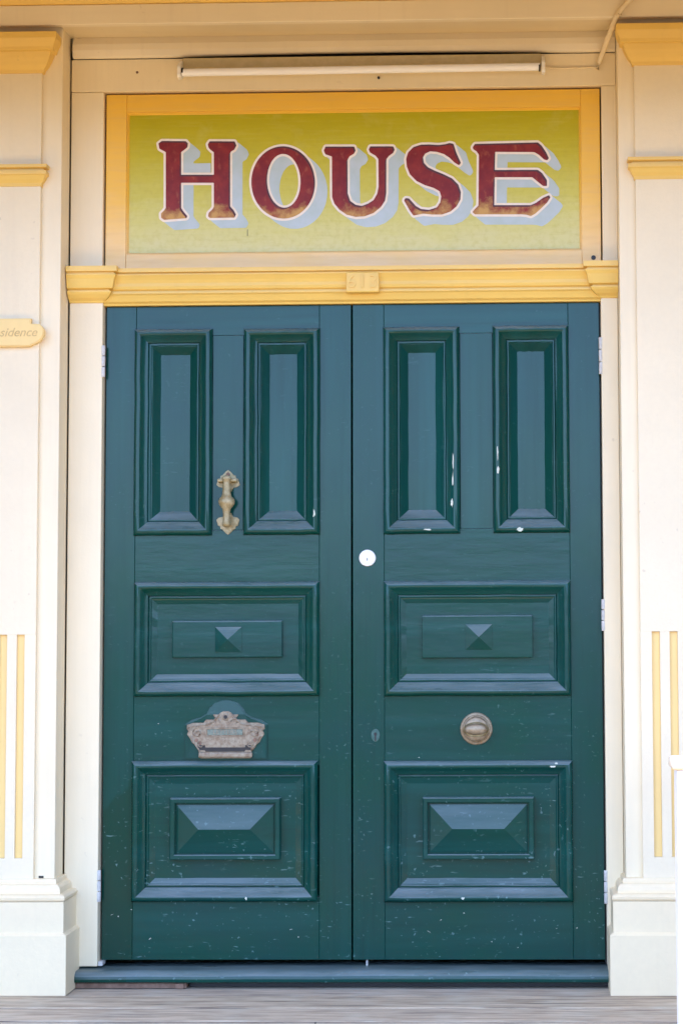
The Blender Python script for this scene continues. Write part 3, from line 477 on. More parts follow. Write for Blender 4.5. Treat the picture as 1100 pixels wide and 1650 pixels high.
  'outline': [[(5961,26667),(4586,26652),(3971,26642),(3948,26637),(3928,26629),(3894,26598),(3838,26514),(3824,26471),(3823,26450),(3827,26420),(3851,26362),(3887,26324),(3963,26274),(4009,26209),(4017,26181),(4011,25720),(4008,25676),(4006,25383),(4003,25339),(4001,25047),(3998,25003),(3996,24711),(3992,24607),(3984,24586),(3883,24483),(3827,24414),(3812,24387),(3807,24353),(3814,24320),(3825,24303),(3868,24259),(3914,24218),(3932,24211),(3962,24206),(5360,24190),(5396,24192),(5591,24173),(5707,24137),(5737,24133),(5763,24136),(5790,24147),(5924,24222),(6096,24377),(6319,24592),(6343,24623),(6427,24760),(6436,24797),(6432,24831),(6408,24885),(6368,24929),(6339,24942),(6319,24945),(6299,24942),(6093,24852),(5873,24697),(5817,24669),(5727,24630),(5614,24630),(4667,24641),(4651,24646),(4646,24663),(4646,24764),(4650,24807),(4660,25322),(4664,25386),(4668,25398),(4685,25404),(5766,25390),(5782,25381),(5898,25280),(6092,25120),(6118,25108),(6145,25102),(6231,25100),(6264,25104),(6289,25114),(6317,25142),(6327,25164),(6332,25198),(6333,25353),(6328,25386),(6314,25417),(6164,25641),(6132,25671),(6030,25751),(6014,25761),(5984,25771),(5948,25776),(5411,25782),(5367,25780),(4986,25784),(4943,25781),(4681,25786),(4672,25793),(4669,25806),(4682,26211),(4688,26224),(4707,26229),(5805,26209),(5838,26205),(5861,26197),(5977,26124),(6138,25974),(6171,25960),(6244,25941),(6270,25938),(6300,25944),(6327,25960),(6368,26005),(6388,26038),(6398,26075),(6396,26099),(6390,26123),(6333,26248),(6301,26312),(6159,26528),(6114,26574),(6031,26647),(5994,26663)]],
  'shade': [[(6053,26555),(4071,26530),(4047,26521),(4025,26502),(3962,26408),(3956,26395),(3954,26378),(3959,26331),(3969,26307),(3986,26280),(4016,26248),(4118,26163),(4144,26126),(4149,26106),(4144,25648),(4140,25604),(4139,25311),(4135,25267),(4133,24975),(4130,24931),(4128,24639),(4124,24511),(4114,24491),(4021,24398),(3962,24325),(3942,24295),(3937,24275),(3940,24251),(3952,24231),(4038,24145),(4226,23989),(4272,23955),(4292,23947),(5768,23930),(5934,23914),(6056,23876),(6102,23875),(6231,23944),(6266,23967),(6438,24121),(6630,24305),(6665,24351),(6749,24485),(6756,24505),(6755,24532),(6736,24575),(6707,24616),(6467,24817),(6447,24830),(6427,24834),(6407,24832),(6387,24825),(6221,24749),(5982,24584),(5859,24528),(5822,24517),(4991,24526),(4978,24530),(4971,24538),(4970,24548),(4970,24649),(4974,24693),(4979,25022),(4983,25123),(4987,25136),(4995,25143),(5005,25144),(6108,25131),(6129,25120),(6391,24902),(6460,24850),(6490,24842),(6599,24841),(6616,24847),(6633,24859),(6643,24872),(6650,24889),(6651,25087),(6638,25115),(6491,25337),(6452,25375),(6234,25556),(6120,25644),(6086,25662),(5503,25670),(5459,25667),(5006,25671),(4999,25677),(4996,25688),(5002,25907),(5007,25957),(5014,25966),(5027,25969),(6138,25949),(6194,25944),(6211,25938),(6237,25922),(6441,25752),(6507,25704),(6527,25696),(6596,25678),(6626,25678),(6646,25686),(6674,25709),(6711,25762),(6718,25785),(6716,25816),(6636,25992),(6486,26223),(6459,26254),(6363,26339),(6133,26531),(6093,26554)]],
  'edge': [[(5960,26593),(3978,26568),(3958,26561),(3936,26530),(3934,26520),(3948,26515),(4137,26519),(4240,26518),(4270,26521),(4373,26520),(4403,26523),(4506,26521),(4536,26524),(4642,26523),(4672,26526),(4788,26525),(4951,26529),(5060,26528),(5090,26531),(5200,26530),(5230,26533),(5339,26531),(5369,26534),(5479,26533),(5509,26536),(5618,26535),(5648,26538),(5758,26536),(5788,26539),(5920,26540),(5934,26538),(5960,26520),(6032,26455),(6056,26430),(6197,26213),(6284,26023),(6294,26028),(6315,26056),(6324,26073),(6325,26086),(6244,26266),(6099,26488),(5994,26584),(5974,26593)],[(4574,26249),(4566,26236),(4562,26158),(4561,26067),(4546,25676),(4548,25666),(4554,25660),(4902,25654),(4932,25657),(5327,25652),(5357,25655),(5907,25649),(5927,25645),(5943,25637),(6036,25565),(6066,25537),(6210,25317),(6214,25300),(6214,25183),(6225,25174),(6248,25176),(6256,25182),(6260,25195),(6261,25350),(6255,25374),(6109,25595),(5977,25698),(5954,25702),(5403,25708),(5374,25705),(4979,25710),(4949,25707),(4601,25713),(4595,25720),(4593,25730),(4612,26238),(4604,26249)],[(4556,25424),(4547,25417),(4544,25407),(4543,25303),(4540,25273),(4539,25118),(4535,25088),(4535,24933),(4531,24903),(4530,24748),(4527,24718),(4526,24564),(4522,24537),(4525,24523),(4533,24516),(5693,24503),(5856,24575),(6089,24738),(6271,24818),(6285,24813),(6298,24796),(6312,24768),(6317,24748),(6312,24731),(6259,24645),(6257,24638),(6260,24637),(6272,24651),(6364,24798),(6361,24815),(6345,24848),(6331,24866),(6318,24871),(6136,24791),(5903,24628),(5740,24556),(4579,24570),(4572,24576),(4569,24590),(4572,24617),(4573,24771),(4577,24801),(4578,24956),(4581,24986),(4582,25141),(4586,25171),(4590,25410),(4588,25420),(4582,25424)]],
 },
}

# ------------------------------------------------------------------ ground, porch, house
bm = B()
bmesh.ops.create_grid(bm, x_segments=4, y_segments=4, size=600)
for v in bm.verts: v.co.z = -.5
tag(link('ground', bm, M_ground), kind='structure')

bm = B(); box(bm, -40, 40, -3.8, -1.4, -.62, -.38, .02); tag(link('bounce_strip', bm, M_bounce), kind='structure')  # unseen strip added to bounce warm sunlight up under the porch

porch = tag(bpy.data.objects.new('porch_floor', None), kind='structure'); col.objects.link(porch)
YE = -1.52
bxo('porch_base', M_wood, porch, -3.0, 3.0, YE+.02, .3, -.379, -.034, 0)
edges = [.175]
while edges[-1] > YE+.05: edges.append(edges[-1]-.185)
for i, (ya, yb) in enumerate(zip(edges, edges[1:])):
    bxo('seam_dirt', M_seam, porch, -3.0, 3.0, yb-.004, yb+.013, -.031, -.0022, 0)
    cuts = [-3.0]
    x = -3.0 + random.uniform(.5, 2.0)
    x = {4: -.052, 3: 1.35, 2: -1.5, 1: 1.6, 0: -1.45}.get(i, x)
    cuts.append(x)
    cuts.append(3.0)
    for xa, xb in zip(cuts, cuts[1:]):
        dz = random.uniform(-.0012, .0012)
        w = random.uniform(.006, .011)
        bxo('floor_board', M_board, porch, xa+.0012, xb-.0012, yb+w, ya-.0008, -.032, dz, .0018)

house = thing('house_wall', (0, .2, 0), 'cream house wall standing behind the pilasters and green doors', 'wall')
# closed shell with the doorway left open so that the gap under the doors looks into a dark hall
bxo('wall', M_render, house, -4.0, -.93, .0, .14, -.5, 3.3, 0)
bxo('wall', M_render, house, .90, 4.0, .0, .14, -.5, 3.3, 0)
bxo('wall', M_render, house, -.93, .90, .0, .14, 2.98, 3.3, 0)
bm = B()
box(bm, -4.0, -3.86, .141, 5.0, -.5, 3.3, 0); box(bm, 3.86, 4.0, .141, 5.0, -.5, 3.3, 0)
box(bm, -3.859, 3.859, 4.86, 5.0, -.5, 3.3, 0); box(bm, -3.859, 3.859, .301, 4.859, -.5, -.001, 0)
link('shell', bm, M_render, house)
bm = B()
for s_ in (1,):
    vs_ = [bm.verts.new(c) for c in ((-4.2, -.02, 3.301), (4.2, -.02, 3.301), (4.2, 5.2, 3.301), (-4.2, 5.2, 3.301), (-4.2, 2.6, 4.4), (4.2, 2.6, 4.4))]
    for q in ((0, 1, 5, 4), (3, 4, 5, 2), (0, 4, 3), (1, 2, 5), (0, 3, 2, 1)): bm.faces.new([vs_[i] for i in q])
link('roof', bm, M_roof, house)
VD = -1.25
for x in (-2.3, 2.2): bxo('side_sky_blocker', M_wood, house, x, x+.1, VD-.02, -.001, -.03, 3.255, 0)  # unseen end walls added to keep side sky off the doorway
proof = tag(bpy.data.objects.new('porch_roof', None), kind='structure'); col.objects.link(proof)
for k in range(15):
    ya = -.02-k*(-.02-VD)/15; yb = -.02-(k+1)*(-.02-VD)/15
    bxo('ceiling_board', M_soffit, proof, -4.0, 4.0, yb+.001, ya-.001, 3.26, 3.28, .002)
bm = B(); box(bm, -4.05, 4.05, VD-.06, -.02, 3.281, 3.298, 0); link('roof_sheet', bm, M_roof, proof)
bxo('shading_fascia', M_yellow, proof, -4.05, 4.05, VD-.025, VD-.002, 2.86, 3.28, .002)  # unseen; hung low to cut sky light on the head board

# ------------------------------------------------------------------ pilasters
ZS = 3.14
def pilaster(x_in, face_in, sgn, label):
    """sgn=-1: left pilaster (its inner edge towards +x)"""
    W_ = .36
    t = thing('pilaster', (face_in+sgn*W_/2, -.15, 0), label, 'pilaster', 'fluted pilasters beside the doors')
    def X(a, b): return (min(a, b), max(a, b))
    fo = face_in+sgn*W_                                   # outer edge of the raised face
    # inner edge strip standing behind the face
    xs = X(x_in, fo+sgn*.06)
    bxo('backing_strip', M_cream, t, xs[0], xs[1], -.134, -.0305, .20, ZS, .003, 2)
    # raised face with five stopped flutes cut into it
    fl = []
    for k in range(5):
        c = face_in+sgn*(.047+k*.0545)
        fl.append((c-.0125, c+.0125))
    fl = sorted(fl); a, b = X(face_in, fo)
    bm = B(); z0, z1 = .407, 1.092
    box(bm, a, b, -.1495, -.1345, z1, 2.985, .0015); box(bm, a, b, -.1495, -.1345, .20, z0, .0015)
    es = [a]+[v for f in fl for v in f]+[b]
    for q in range(0, len(es), 2):
        box(bm, es[q], es[q+1], -.1495, -.1345, z0-.001, z1+.001, .0)
    link('shaft', bm, M_render, t)
    for f in fl: bxo('flute', M_flute, t, f[0]+.0003, f[1]-.0003, -.1385, -.1341, z0+.0005, z1-.0005, 0)
    # capital
    def mo(name, prof, mat, x0=a, x1=b, yf=-.1495, yb=-.1342):
        bm = B(); mould(bm, x0, x1, yf, yb, prof); return link(name, bm, mat, t)
    cap = mo('capital', [(.001, 2.862), (.006, 2.862), (.009, 2.872), (.020, 2.885), (.030, 2.905), (.036, 2.921), (.036, 2.923), (.044, 2.925),
                   (.046, 2.935), (.052, 2.948), (.056, 2.957), (.057, 2.960), (.057, 2.979), (.001, 2.980)], M_yellow)
    mo('neck_band', [(.001, 2.500), (.003, 2.500), (.005, 2.510), (.012, 2.520), (.017, 2.531), (.022, 2.535), (.022, 2.546), (.012, 2.548), (.012, 2.553),
                     (.024, 2.556), (.024, 2.566), (.001, 2.567)], M_yellow)
    # base mouldings and plinth wrap the backing strip on the door side
    bx0, bx1 = X(x_in, fo+sgn*.06)
    def mo2(name, prof):
        bm = B(); mould(bm, bx0, bx1, -.1497, -.0303, prof); return link(name, bm, M_plinth, t)
    mo2('base_moulding', [(.001, .345), (.010, .345), (.012, .338), (.012, .331), (.020, .328), (.026, .320), (.028, .311), (.028, .303),
                          (.041, .300), (.047, .294), (.046, .287), (.043, .282), (.001, .281)])
    mo2('plinth', [(.001, .2805), (.043, .2805), (.043, .188), (.054, .180), (.054, .002), (.001, .002)])
    return t
pl = pilaster(-.904, -.966, -1, 'cream fluted pilaster with the wheat coloured name plaque on its face')
pr = pilaster(.848, .899, 1, 'cream fluted pilaster with the white stair newel in front of it')
# small open crack where the left strip meets its base
bxo('paint_crack', M_dark, pl, -.953, -.938, -.1352, -.1335, .3455, .352, 0)

# ------------------------------------------------------------------ entablature over the doorway
ent = thing('entablature', (0, -.1, 3.0), 'cream beam with yellow top moulding above the tube lamp', 'beam')
bm = B(); box(bm, -1.6, 1.6, -.18, -.154, 3.008, 3.072, .002); link('architrave', bm, M_soffit, ent)
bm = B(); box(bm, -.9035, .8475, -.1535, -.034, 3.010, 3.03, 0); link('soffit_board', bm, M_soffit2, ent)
bm = B(); mould(bm, -1.6, 1.6, -.18, -.154, [(.001, 3.0725), (.006, 3.0725), (.010, 3.08), (.024, 3.095), (.028, 3.11), (.028, 3.15), (.001, 3.15)]); link('top_moulding', bm, M_yellow, ent)
bm = B(); box(bm, -1.6, 1.6, -.179, -.02, 3.1505, 3.258, 0); link('frieze', bm, M_cream, ent)
# bed board sagging away from the head board: the joint opens in the middle
bm = B(); n = 24
fr = []; 
for i in range(n+1):
    x = -.893+(.893+.846)*i/n
    w = max(0.0, 1-((x-.05)/.62)**2)
    gap = .0015+.0075*w**.8
    zb = 2.9405+gap
    fr.append([bm.verts.new((x, y, z)) for y, z in ((-.050, zb+.004), (-.046, zb), (-.034, zb), (-.034, 3.0095), (-.042, 3.0095), (-.054, 2.985), (-.055, 2.965))])
for a, b in zip(fr, fr[1:]):
    for i in range(7):
        j = (i+1) % 7
        bm.faces.new((a[i], b[i], b[j], a[j]))
bm.faces.new(fr[0]); bm.faces.new(fr[-1])
link('bed_board', bm, M_soffit, ent)

# ------------------------------------------------------------------ door frame
fr_ = thing('door_frame', (0, 0, .06), 'cream timber frame around the green double doors and sign', 'door frame')
JY = -.030
bxo('jamb', M_cream, fr_, -.9005, -.7935, JY, .10, .058, 2.150, .003, 2)
bxo('jamb', M_cream, fr_, .7935, .8475, JY, .10, .058, 2.150, .003, 2)
bxo('upper_jamb', M_cream, fr_, -.9005, -.7955, JY-.001, .10, 2.262, 2.834, .0025, 2)
bxo('upper_jamb', M_cream, fr_, .8010, .8475, JY-.001, .10, 2.262, 2.834, .0025, 2)
bm = B(); box(bm, .842, .8475, JY-.006, JY-.0012, 2.262, 2.834, .001); link('edge_bead', bm, M_cream, fr_)
bxo('head_board', M_cream, fr_, -.9005, .8475, JY-.003, .10, 2.8350, 2.9405, .0015)
bm = B(); box(bm, -.9005, .8475, -.001, .10, 2.941, 3.007, 0); link('head_cavity', bm, M_dark, fr_)
bxo('transom_rail', M_yellow, fr_, -.7934, .7934, -.0145, .10, 2.142, 2.2565, .0)
bm = B(); box(bm, -.7934, -.7885, .028, .07, .058, 2.141, 0); box(bm, .7885, .7934, .028, .07, .058, 2.141, 0)
link('door_stop', bm, M_dark, fr_)
bxo('pivot_block', M_hinge, fr_, -.7930, -.7790, -.022, .02, .0585, .0725, .001)
bm = B(); lathe(bm, [(.0045, 0), (.004, .0008), (.001, .001)], (-.688, JY-.0032, 2.897), 'Y', 8); link('nail_head', bm, M_wood, fr_)

# ------------------------------------------------------------------ transom moulding with capped ends and a carved block
tb = thing('transom_moulding', (0, -.03, 2.2), 'wheat yellow moulding with carved centre block above the doors', 'moulding')
P = [(.001, 2.141), (.003, 2.141), (.005, 2.146), (.014, 2.152), (.019, 2.162), (.024, 2.170), (.030, 2.1745), (.030, 2.1795), (.024, 2.1805), (.024, 2.184),
     (.031, 2.188), (.034, 2.197), (.033, 2.207), (.037, 2.217), (.043, 2.226), (.047, 2.231), (.047, 2.234), (.041, 2.2355), (.041, 2.238),
     (.052, 2.2395), (.052, 2.2525), (.001, 2.254)]
bm = B(); sweep(bm, lambda p: [(-.7945, -.0155), (-.7945, -.0155-p), (.7945, -.0155-p), (.7945, -.0155)], P, closed=True)
link('moulding_run', bm, M_yellow, tb)
PC = [(.001, 2.149), (.004, 2.149), (.007, 2.154), (.020, 2.162), (.030, 2.172), (.034, 2.1785), (.034, 2.1815), (.028, 2.1825), (.028, 2.186),
      (.040, 2.190), (.043, 2.204), (.046, 2.219), (.052, 2.230), (.052, 2.2335), (.046, 2.235), (.046, 2.239), (.057, 2.241), (.057, 2.258), (.001, 2.2595)]
bm = B(); mould(bm, -.9000, -.7935-.001, JY-.0005, -.003, PC, False, True); link('end_cap', bm, M_yellow, tb)
bm = B(); mould(bm, .7935+.001, .8470, JY-.0005, -.003, PC, True, False); link('end_cap', bm, M_yellow, tb)
blk = bxo('carved_block', M_yellow, tb, -.0125, .0925, -.0685, -.0305, 2.168, 2.2335, .004, 2)
text_mesh('carving', '613', .060, .040, -.0690, 2.2005, M_yellow, blk, ext=.0035, spacing=1.15)

# ------------------------------------------------------------------ sign in the transom
sg = thing('painted_sign', (0, -.01, 2.26), 'yellow green transom sign lettered in dark red with pale blue shadows', 'sign')
FX0, FX1, FZ0, FZ1 = -.7900, .7965, 2.2585, 2.8290
GX0, GX1, GZ0, GZ1 = -.7240, .7360, 2.3070, 2.7710
FY = -.018
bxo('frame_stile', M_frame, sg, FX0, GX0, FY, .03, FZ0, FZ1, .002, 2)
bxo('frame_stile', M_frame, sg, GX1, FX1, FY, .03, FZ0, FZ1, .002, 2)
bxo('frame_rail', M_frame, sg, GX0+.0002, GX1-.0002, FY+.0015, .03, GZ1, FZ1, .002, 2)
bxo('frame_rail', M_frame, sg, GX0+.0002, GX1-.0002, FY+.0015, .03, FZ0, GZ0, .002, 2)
bm = B()
def yring(x0, x1, z0, z1, prof):
    for a in ring(bm, x0, x1, z0, z1, prof): pass
yring(GX0-.0006, GX1+.0006, GZ0-.0006, GZ1+.0006, [(0, .0165), (.0, .0105), (.003, .0105), (.009, .001), (.009, -.006)])
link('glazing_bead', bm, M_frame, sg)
bxo('painted_panel', M_panel, sg, GX0-.01, GX1+.01, -.003, .012, GZ0-.01, GZ1+.01, 0)
for ch in 'HOUSE':
    d = LETTERS[ch]
    face = flat_print('letter', d['face'], -.0048, M_letter, sg)
    face['label'] = 'dark red serif letter %s' % ch
    flat_print('letter_shade', d['shade'], -.0036, M_shade, face)
    flat_print('letter_outline', d['outline'], -.0042, M_outline, face)
    flat_print('letter_edge', d['edge'], -.0052, M_edge, face)
bxo('scratch', M_dark, sg, -.3355, -.3340, -.0045, -.0037, 2.366, 2.387, 0)
bm = B(); lathe(bm, [(.0075, 0), (.0075, .001), (.006, .0014), (.0001, .0014)], (.772, FY-.0005, 2.281), 'Y', 12); link('bolt_hole', bm, M_dark, sg)

# ------------------------------------------------------------------ tube lamp and its conduit
lm = thing('tube_lamp', (.04, -.033, 2.89), 'long white fluorescent tube lamp on the board above the sign', 'lamp')
bxo('batten', M_batten, lm, -.537, .611, -.066, -.0335, 2.893, 2.932, .004, 2)
bm = B(); tube(bm, [(-.532, -.092, 2.876), (.606, -.092, 2.880)], .0125, 18); link('tube', bm, M_tube, lm, True)
for x in (-.545, .611):
    bm = B()
    plate(bm, [(-.108, 2.866), (-.102, 2.858), (-.082, 2.856), (-.05, 2.872), (-.034, 2.885), (-.034, 2.925), (-.06, 2.925), (-.095, 2.905), (-.107, 2.892)], 0, .011, .0015)
    for v in bm.verts: v.co = Vector((x+v.co.y, v.co.x, v.co.z))
    link('lamp_holder', bm, M_white, lm)
for x in (-.5335, .6015):
    bm = B(); lathe(bm, [(.0132, 0), (.0132, .006)], (x, -.092, 2.878), 'X', 16); link('end_ring', bm, M_dark, lm)
bm = B(); tube(bm, [(.622, -.040, 2.893), (.68, -.037, 2.891), (.74, -.037, 2.892), (.79, -.037, 2.893)], .0028, 8); link('cable', bm, M_conduit, lm)
bm = B(); lathe(bm, [(.004, 0), (.004, .008), (.001, .009)], (.09, -.033, 2.868), 'Y', 8); link('clip', bm, M_dark, lm)
cd = thing('conduit', (.79, -.04, 2.9), 'thin cream conduit climbing from the tube lamp past the right capital', 'conduit')
bm = B(); tube(bm, [(.787, -.042, 2.884), (.795, -.046, 2.905), (.812, -.085, 2.945), (.832, -.150, 2.985), (.843, -.190, 3.004), (.852, -.196, 3.020), (.880, -.197, 3.05), (.915, -.212, 3.085), (.95, -.218, 3.12), (1.03, -.215, 3.22)], .0085, 12)
link('pipe', bm, M_conduit, cd, True)
bm = B(); tube(bm, [(.843, -.1815, 2.997), (.847, -.208, 3.008), (.858, -.1815, 3.016)], .004, 8); link('saddle_clip', bm, M_conduit, cd, True)

# ------------------------------------------------------------------ plaque on the left pilaster
pq = thing('name_plaque', (-1.14, -.15, 2.03), 'wheat coloured name plaque with carved script on the left pilaster', 'plaque')
xc = -1.14; hx = .152; zt, zb = 2.078, 1.990
def arc(cx, cz, r, a0, a1, n=6): return [(cx+r*math.cos(R(a0+(a1-a0)*i/n)), cz+r*math.sin(R(a0+(a1-a0)*i/n))) for i in range(n+1)]
right = [(xc+hx, zb), (xc+hx+.003, zb+.004), (xc+hx+.014, zb+.008), (xc+hx+.026, zb+.014), (xc+hx+.034, zb+.022)] + arc(xc+hx+.014, 2.034, .028, -35, 45, 6) + [(xc+hx+.026, zt-.018), (xc+hx+.006, zt-.017), (xc+hx+.001, zt-.017), (xc+hx, zt)]
left = [(2*xc-x, z) for x, z in reversed(right)]
bm = B(); plate(bm, right+left, -.1497, -.170, .003); bd = link('board', bm, M_flute, pq)
text_mesh('carved_script', 'Residence', .039, -.968, -.1700, 2.033, M_script, bd, ext=.0010, shear=.32, spacing=1.0, align='RIGHT')

# ------------------------------------------------------------------ threshold
th = thing('threshold', (0, -.05, 0), 'worn green timber threshold under the double doors', 'threshold')
bm = B()
prof = [(.09, .052), (-.062, .0545), (-.078, .053), (-.088, .047), (-.093, .039), (-.095, .030), (-.093, .022), (-.086, .018), (-.02, .017), (.09, .017)]
n = 40; rows = []
for i in range(n+1):
    x = -.853+(.853+.806)*i/n
    w = .0012*math.sin(x*3.1+1)+.0006*math.sin(x*17)
    rows.append([bm.verts.new((x, y, z+w*(1 if z > .03 else .3))) for y, z in prof])
for a, b in zip(rows, rows[1:]):
    for i in range(len(prof)):
        j = (i+1) % len(prof)
        bm.faces.new((a[i], b[i], b[j], a[j]))
bm.faces.new(rows[0]); bm.faces.new(rows[-1])
link('sill', bm, M_door_h, th, True)
bxo('packing_strip', M_wood, th, -.849, -.505, -.080, .05, .001, .0165, .001)
bxo('packing_block', M_wood, th, -.538, -.512, -.0865, -.0805, .001, .0165, .001)
bxo('under_board', M_dark, th, -.50, .80, -.052, .05, .001, .0165, 0)

# ------------------------------------------------------------------ doors
BOL = [(0, -.001), (0, .004), (.0010, .0085), (.004, .0145), (.008, .0195), (.012, .0215), (.017, .0215), (.021, .0195), (.024, .0155), (.029, .0105), (.036, .004),
       (.0425, .000), (.0430, -.006), (.0445, -.0075), (.0470, -.0048), (.0505, -.0048), (.0530, -.0075), (.0540, -.013)]
DT = .045
def quad(bm, pts):
    return bm.faces.new([bm.verts.new(p) for p in pts])
def raised_panel(parent, x0, x1, z0, z1, bev0, bev1, step, mat):
    """panel behind the moulding; returns the object and its field depth"""
    bm = B()
    pr_ = [(.022, -.03), (.022, -.0085), (bev0-.001, -.0085), (bev0+.002, -.0095), (bev1, -.0205+step)] if step > 0 else [(.022, -.034), (.022, -.0085), (bev0-.001, -.0085), (bev0+.001, -.0100), (bev1, -.0310)]
    rs = ring(bm, x0, x1, z0, z1, pr_, .0005)
    bm.faces.new(rs[-1])
    return link('panel', bm, mat, parent)
def moulding(parent, x0, x1, z0, z1, mat):
    bm = B(); ring(bm, x0, x1, z0, z1, BOL, .00045)
    return link('panel_moulding', bm, mat, parent, True)
def chip(parent, x, z, w, h, y, tilt=0.0):
    bm = B(); pts = []
    k = 15
    for i in range(k):
        a = 2*math.pi*i/k; q = random.uniform(.45, 1.1)
        px, pz = w/2*q*math.cos(a), h/2*q*math.sin(a)
        pts.append((x+px*math.cos(tilt)-pz*math.sin(tilt), z+px*math.sin(tilt)+pz*math.cos(tilt)))
    plate(bm, pts, y+.003, y)
    return link('paint_chip', bm, M_chip, parent)
def hinge(parent, x, z0, z1, s):
    bm = B(); L = z1-z0; k = 3; y = -.024
    h = bxo('hinge', M_hinge, parent, min(x, x+s*.010), max(x, x+s*.010), -.020, -.0005, z0+.004, z1-.004, .001)
    for i in range(k):
        a = z0+L*i/k+.0008; b = z0+L*(i+1)/k-.0008
        bm = B(); lathe(bm, [(.001, 0), (.0068, .0006), (.0072, .002), (.0072, b-a-.002), (.0068, b-a-.0006), (.001, b-a)], (x+s*.002, y, a), 'Z', 12)
        link('knuckle', bm, M_hinge, h, True)

def leaf(x0, x1, s, label):
    """s=-1 hinged on the left, +1 hinged on the right; mirrored panel layout"""
    d = thing('door', ((x0+x1)/2, 0, .07), label, 'door', 'pair of green panelled doors')
    zt, zb = 2.1405, .0735
    if s < 0: so = (x0, -.6915); si = (-.1035, x1); mu = (-.4445, -.3465)
    else: so = (.6895, x1); si = (x0, .1020); mu = (.3445, .4480)
    g = .0005
    bxo('stile', M_door_v, d, so[0], so[1], 0, DT, zb, zt, .0012)
    bxo('stile', M_door_v, d, si[0], si[1], 0, DT, zb, zt, .0012)
    a, b = (so[1]+g, si[0]-g) if s < 0 else (si[1]+g, so[0]-g)
    for r0, r1 in ((2.045, zt), (1.243, 1.420), (.678, .906), (zb, .268)):
        bxo('rail', M_door_h, d, a, b, .0004, DT, r0, r1, .001)
    bxo('muntin', M_door_v, d, mu[0], mu[1], .0002, DT, 1.4205, 2.0445, .001)
    bm = B(); box(bm, a-.01, b+.01, .0352, .0445, .20, 2.06, 0); link('core', bm, M_door_v, d)
    ups = [(-.696, -.4445, 1.404, 2.066), (-.3455, -.1005, 1.404, 2.065)] if s < 0 else [(.0995, .3440, 1.404, 2.066), (.4485, .6915, 1.405, 2.067)]
    for u in ups:
        moulding(d, *u, M_door_v)
        raised_panel(d, *u, .0545, .0785, .000, M_door_v)
    mid = (-.691, -.1020, .894, 1.256) if s < 0 else (.1005, .6905, .892, 1.255)
    low = (-.695, -.1075, .253, .692) if s < 0 else (.0995, .6915, .251, .690)
    moulding(d, *mid, M_door_h)
    p = raised_panel(d, *mid, .0545, .070, .004, M_door_h)
    yf = .0165                                              # field depth of the lower panels
    cx = (mid[0]+mid[1])/2; hw = .175; m0, m1 = (1.016, 1.133) if s < 0 else (1.011, 1.146)
    rb = bxo('raised_block', M_door_h, p, cx-hw, cx+hw, yf-.0165, yf+.004, m0, m1, .0042, 2)
    cz = (m0+m1)/2; ph, pv = .042, .040
    def pyramid(parent, ax0, ax1, az0, az1, ridge, y, h):
        bm = B(); c = (az0+az1)/2; q = .0022
        base = [(ax0, y+.001, az0), (ax1, y+.001, az0), (ax1, y+.001, az1), (ax0, y+.001, az1)]
        lip = [(ax0, y-q, az0), (ax1, y-q, az0), (ax1, y-q, az1), (ax0, y-q, az1)]
        bv = [bm.verts.new(p_) for p_ in base]; lv = [bm.verts.new(p_) for p_ in lip]
        for i in range(4): bm.faces.new((bv[i], bv[(i+1) % 4], lv[(i+1) % 4], lv[i]))
        if ridge > 0:
            m = (ax0+ax1)/2; r0 = bm.verts.new((m-ridge, y-q-h, c)); r1 = bm.verts.new((m+ridge, y-q-h, c))
            bm.faces.new((lv[0], lv[1], r1, r0)); bm.faces.new((lv[2], lv[3], r0, r1)); bm.faces.new((lv[1], lv[2], r1)); bm.faces.new((lv[3], lv[0], r0))
        else:
            ap = bm.verts.new(((ax0+ax1)/2, y-q-h, c))
            for i in range(4): bm.faces.new((lv[i], lv[(i+1) % 4], ap))
        return link('pyramid_boss', bm, M_door_h, parent)
    pyramid(p, cx+.005-ph, cx+.005+ph, cz-pv-.001, cz+pv-.001, 0, yf-.0165, .0195)
    moulding(d, *low, M_door_h)
    p = raised_panel(d, *low, .0545, .072, .004, M_door_h)
    cx = (low[0]+low[1])/2+(.001 if s < 0 else 0); l0, l1 = .383, .576
    rb = B(); box(rb, cx-.1745, cx+.1745, yf-.009, yf+.004, l0, l1, .0012)
    rb = link('raised_block', rb, M_door_h, p)
    bm = B(); ring(bm, cx-.1745, cx+.1745, l0, l1, [(.001, .0005), (.001, .0045), (.0035, .0065), (.014, .0065), (.0165, .0045), (.0165, .0005)])
    link('raised_frame', bm, M_door_h, p)
    pyramid(p, cx-.1535, cx+.1535, l0+.0215, l1-.0215, .081, yf-.0095, .026)
    return d

DL = leaf(-.7875, -.0025, -1, 'left green door leaf with brass pull handle and letter plate')
DR = leaf(.0025, .7880, 1, 'right green door leaf with white lock rose and oval knob')
hinge(DL, -.7905, 1.909, 2.013, -1); hinge(DL, -.7905, .256, .356, -1)
hinge(DR, .7905, 1.905, 2.025, 1); hinge(DR, .7905, 1.094, 1.195, 1); hinge(DR, .7905, .248, .353, 1)
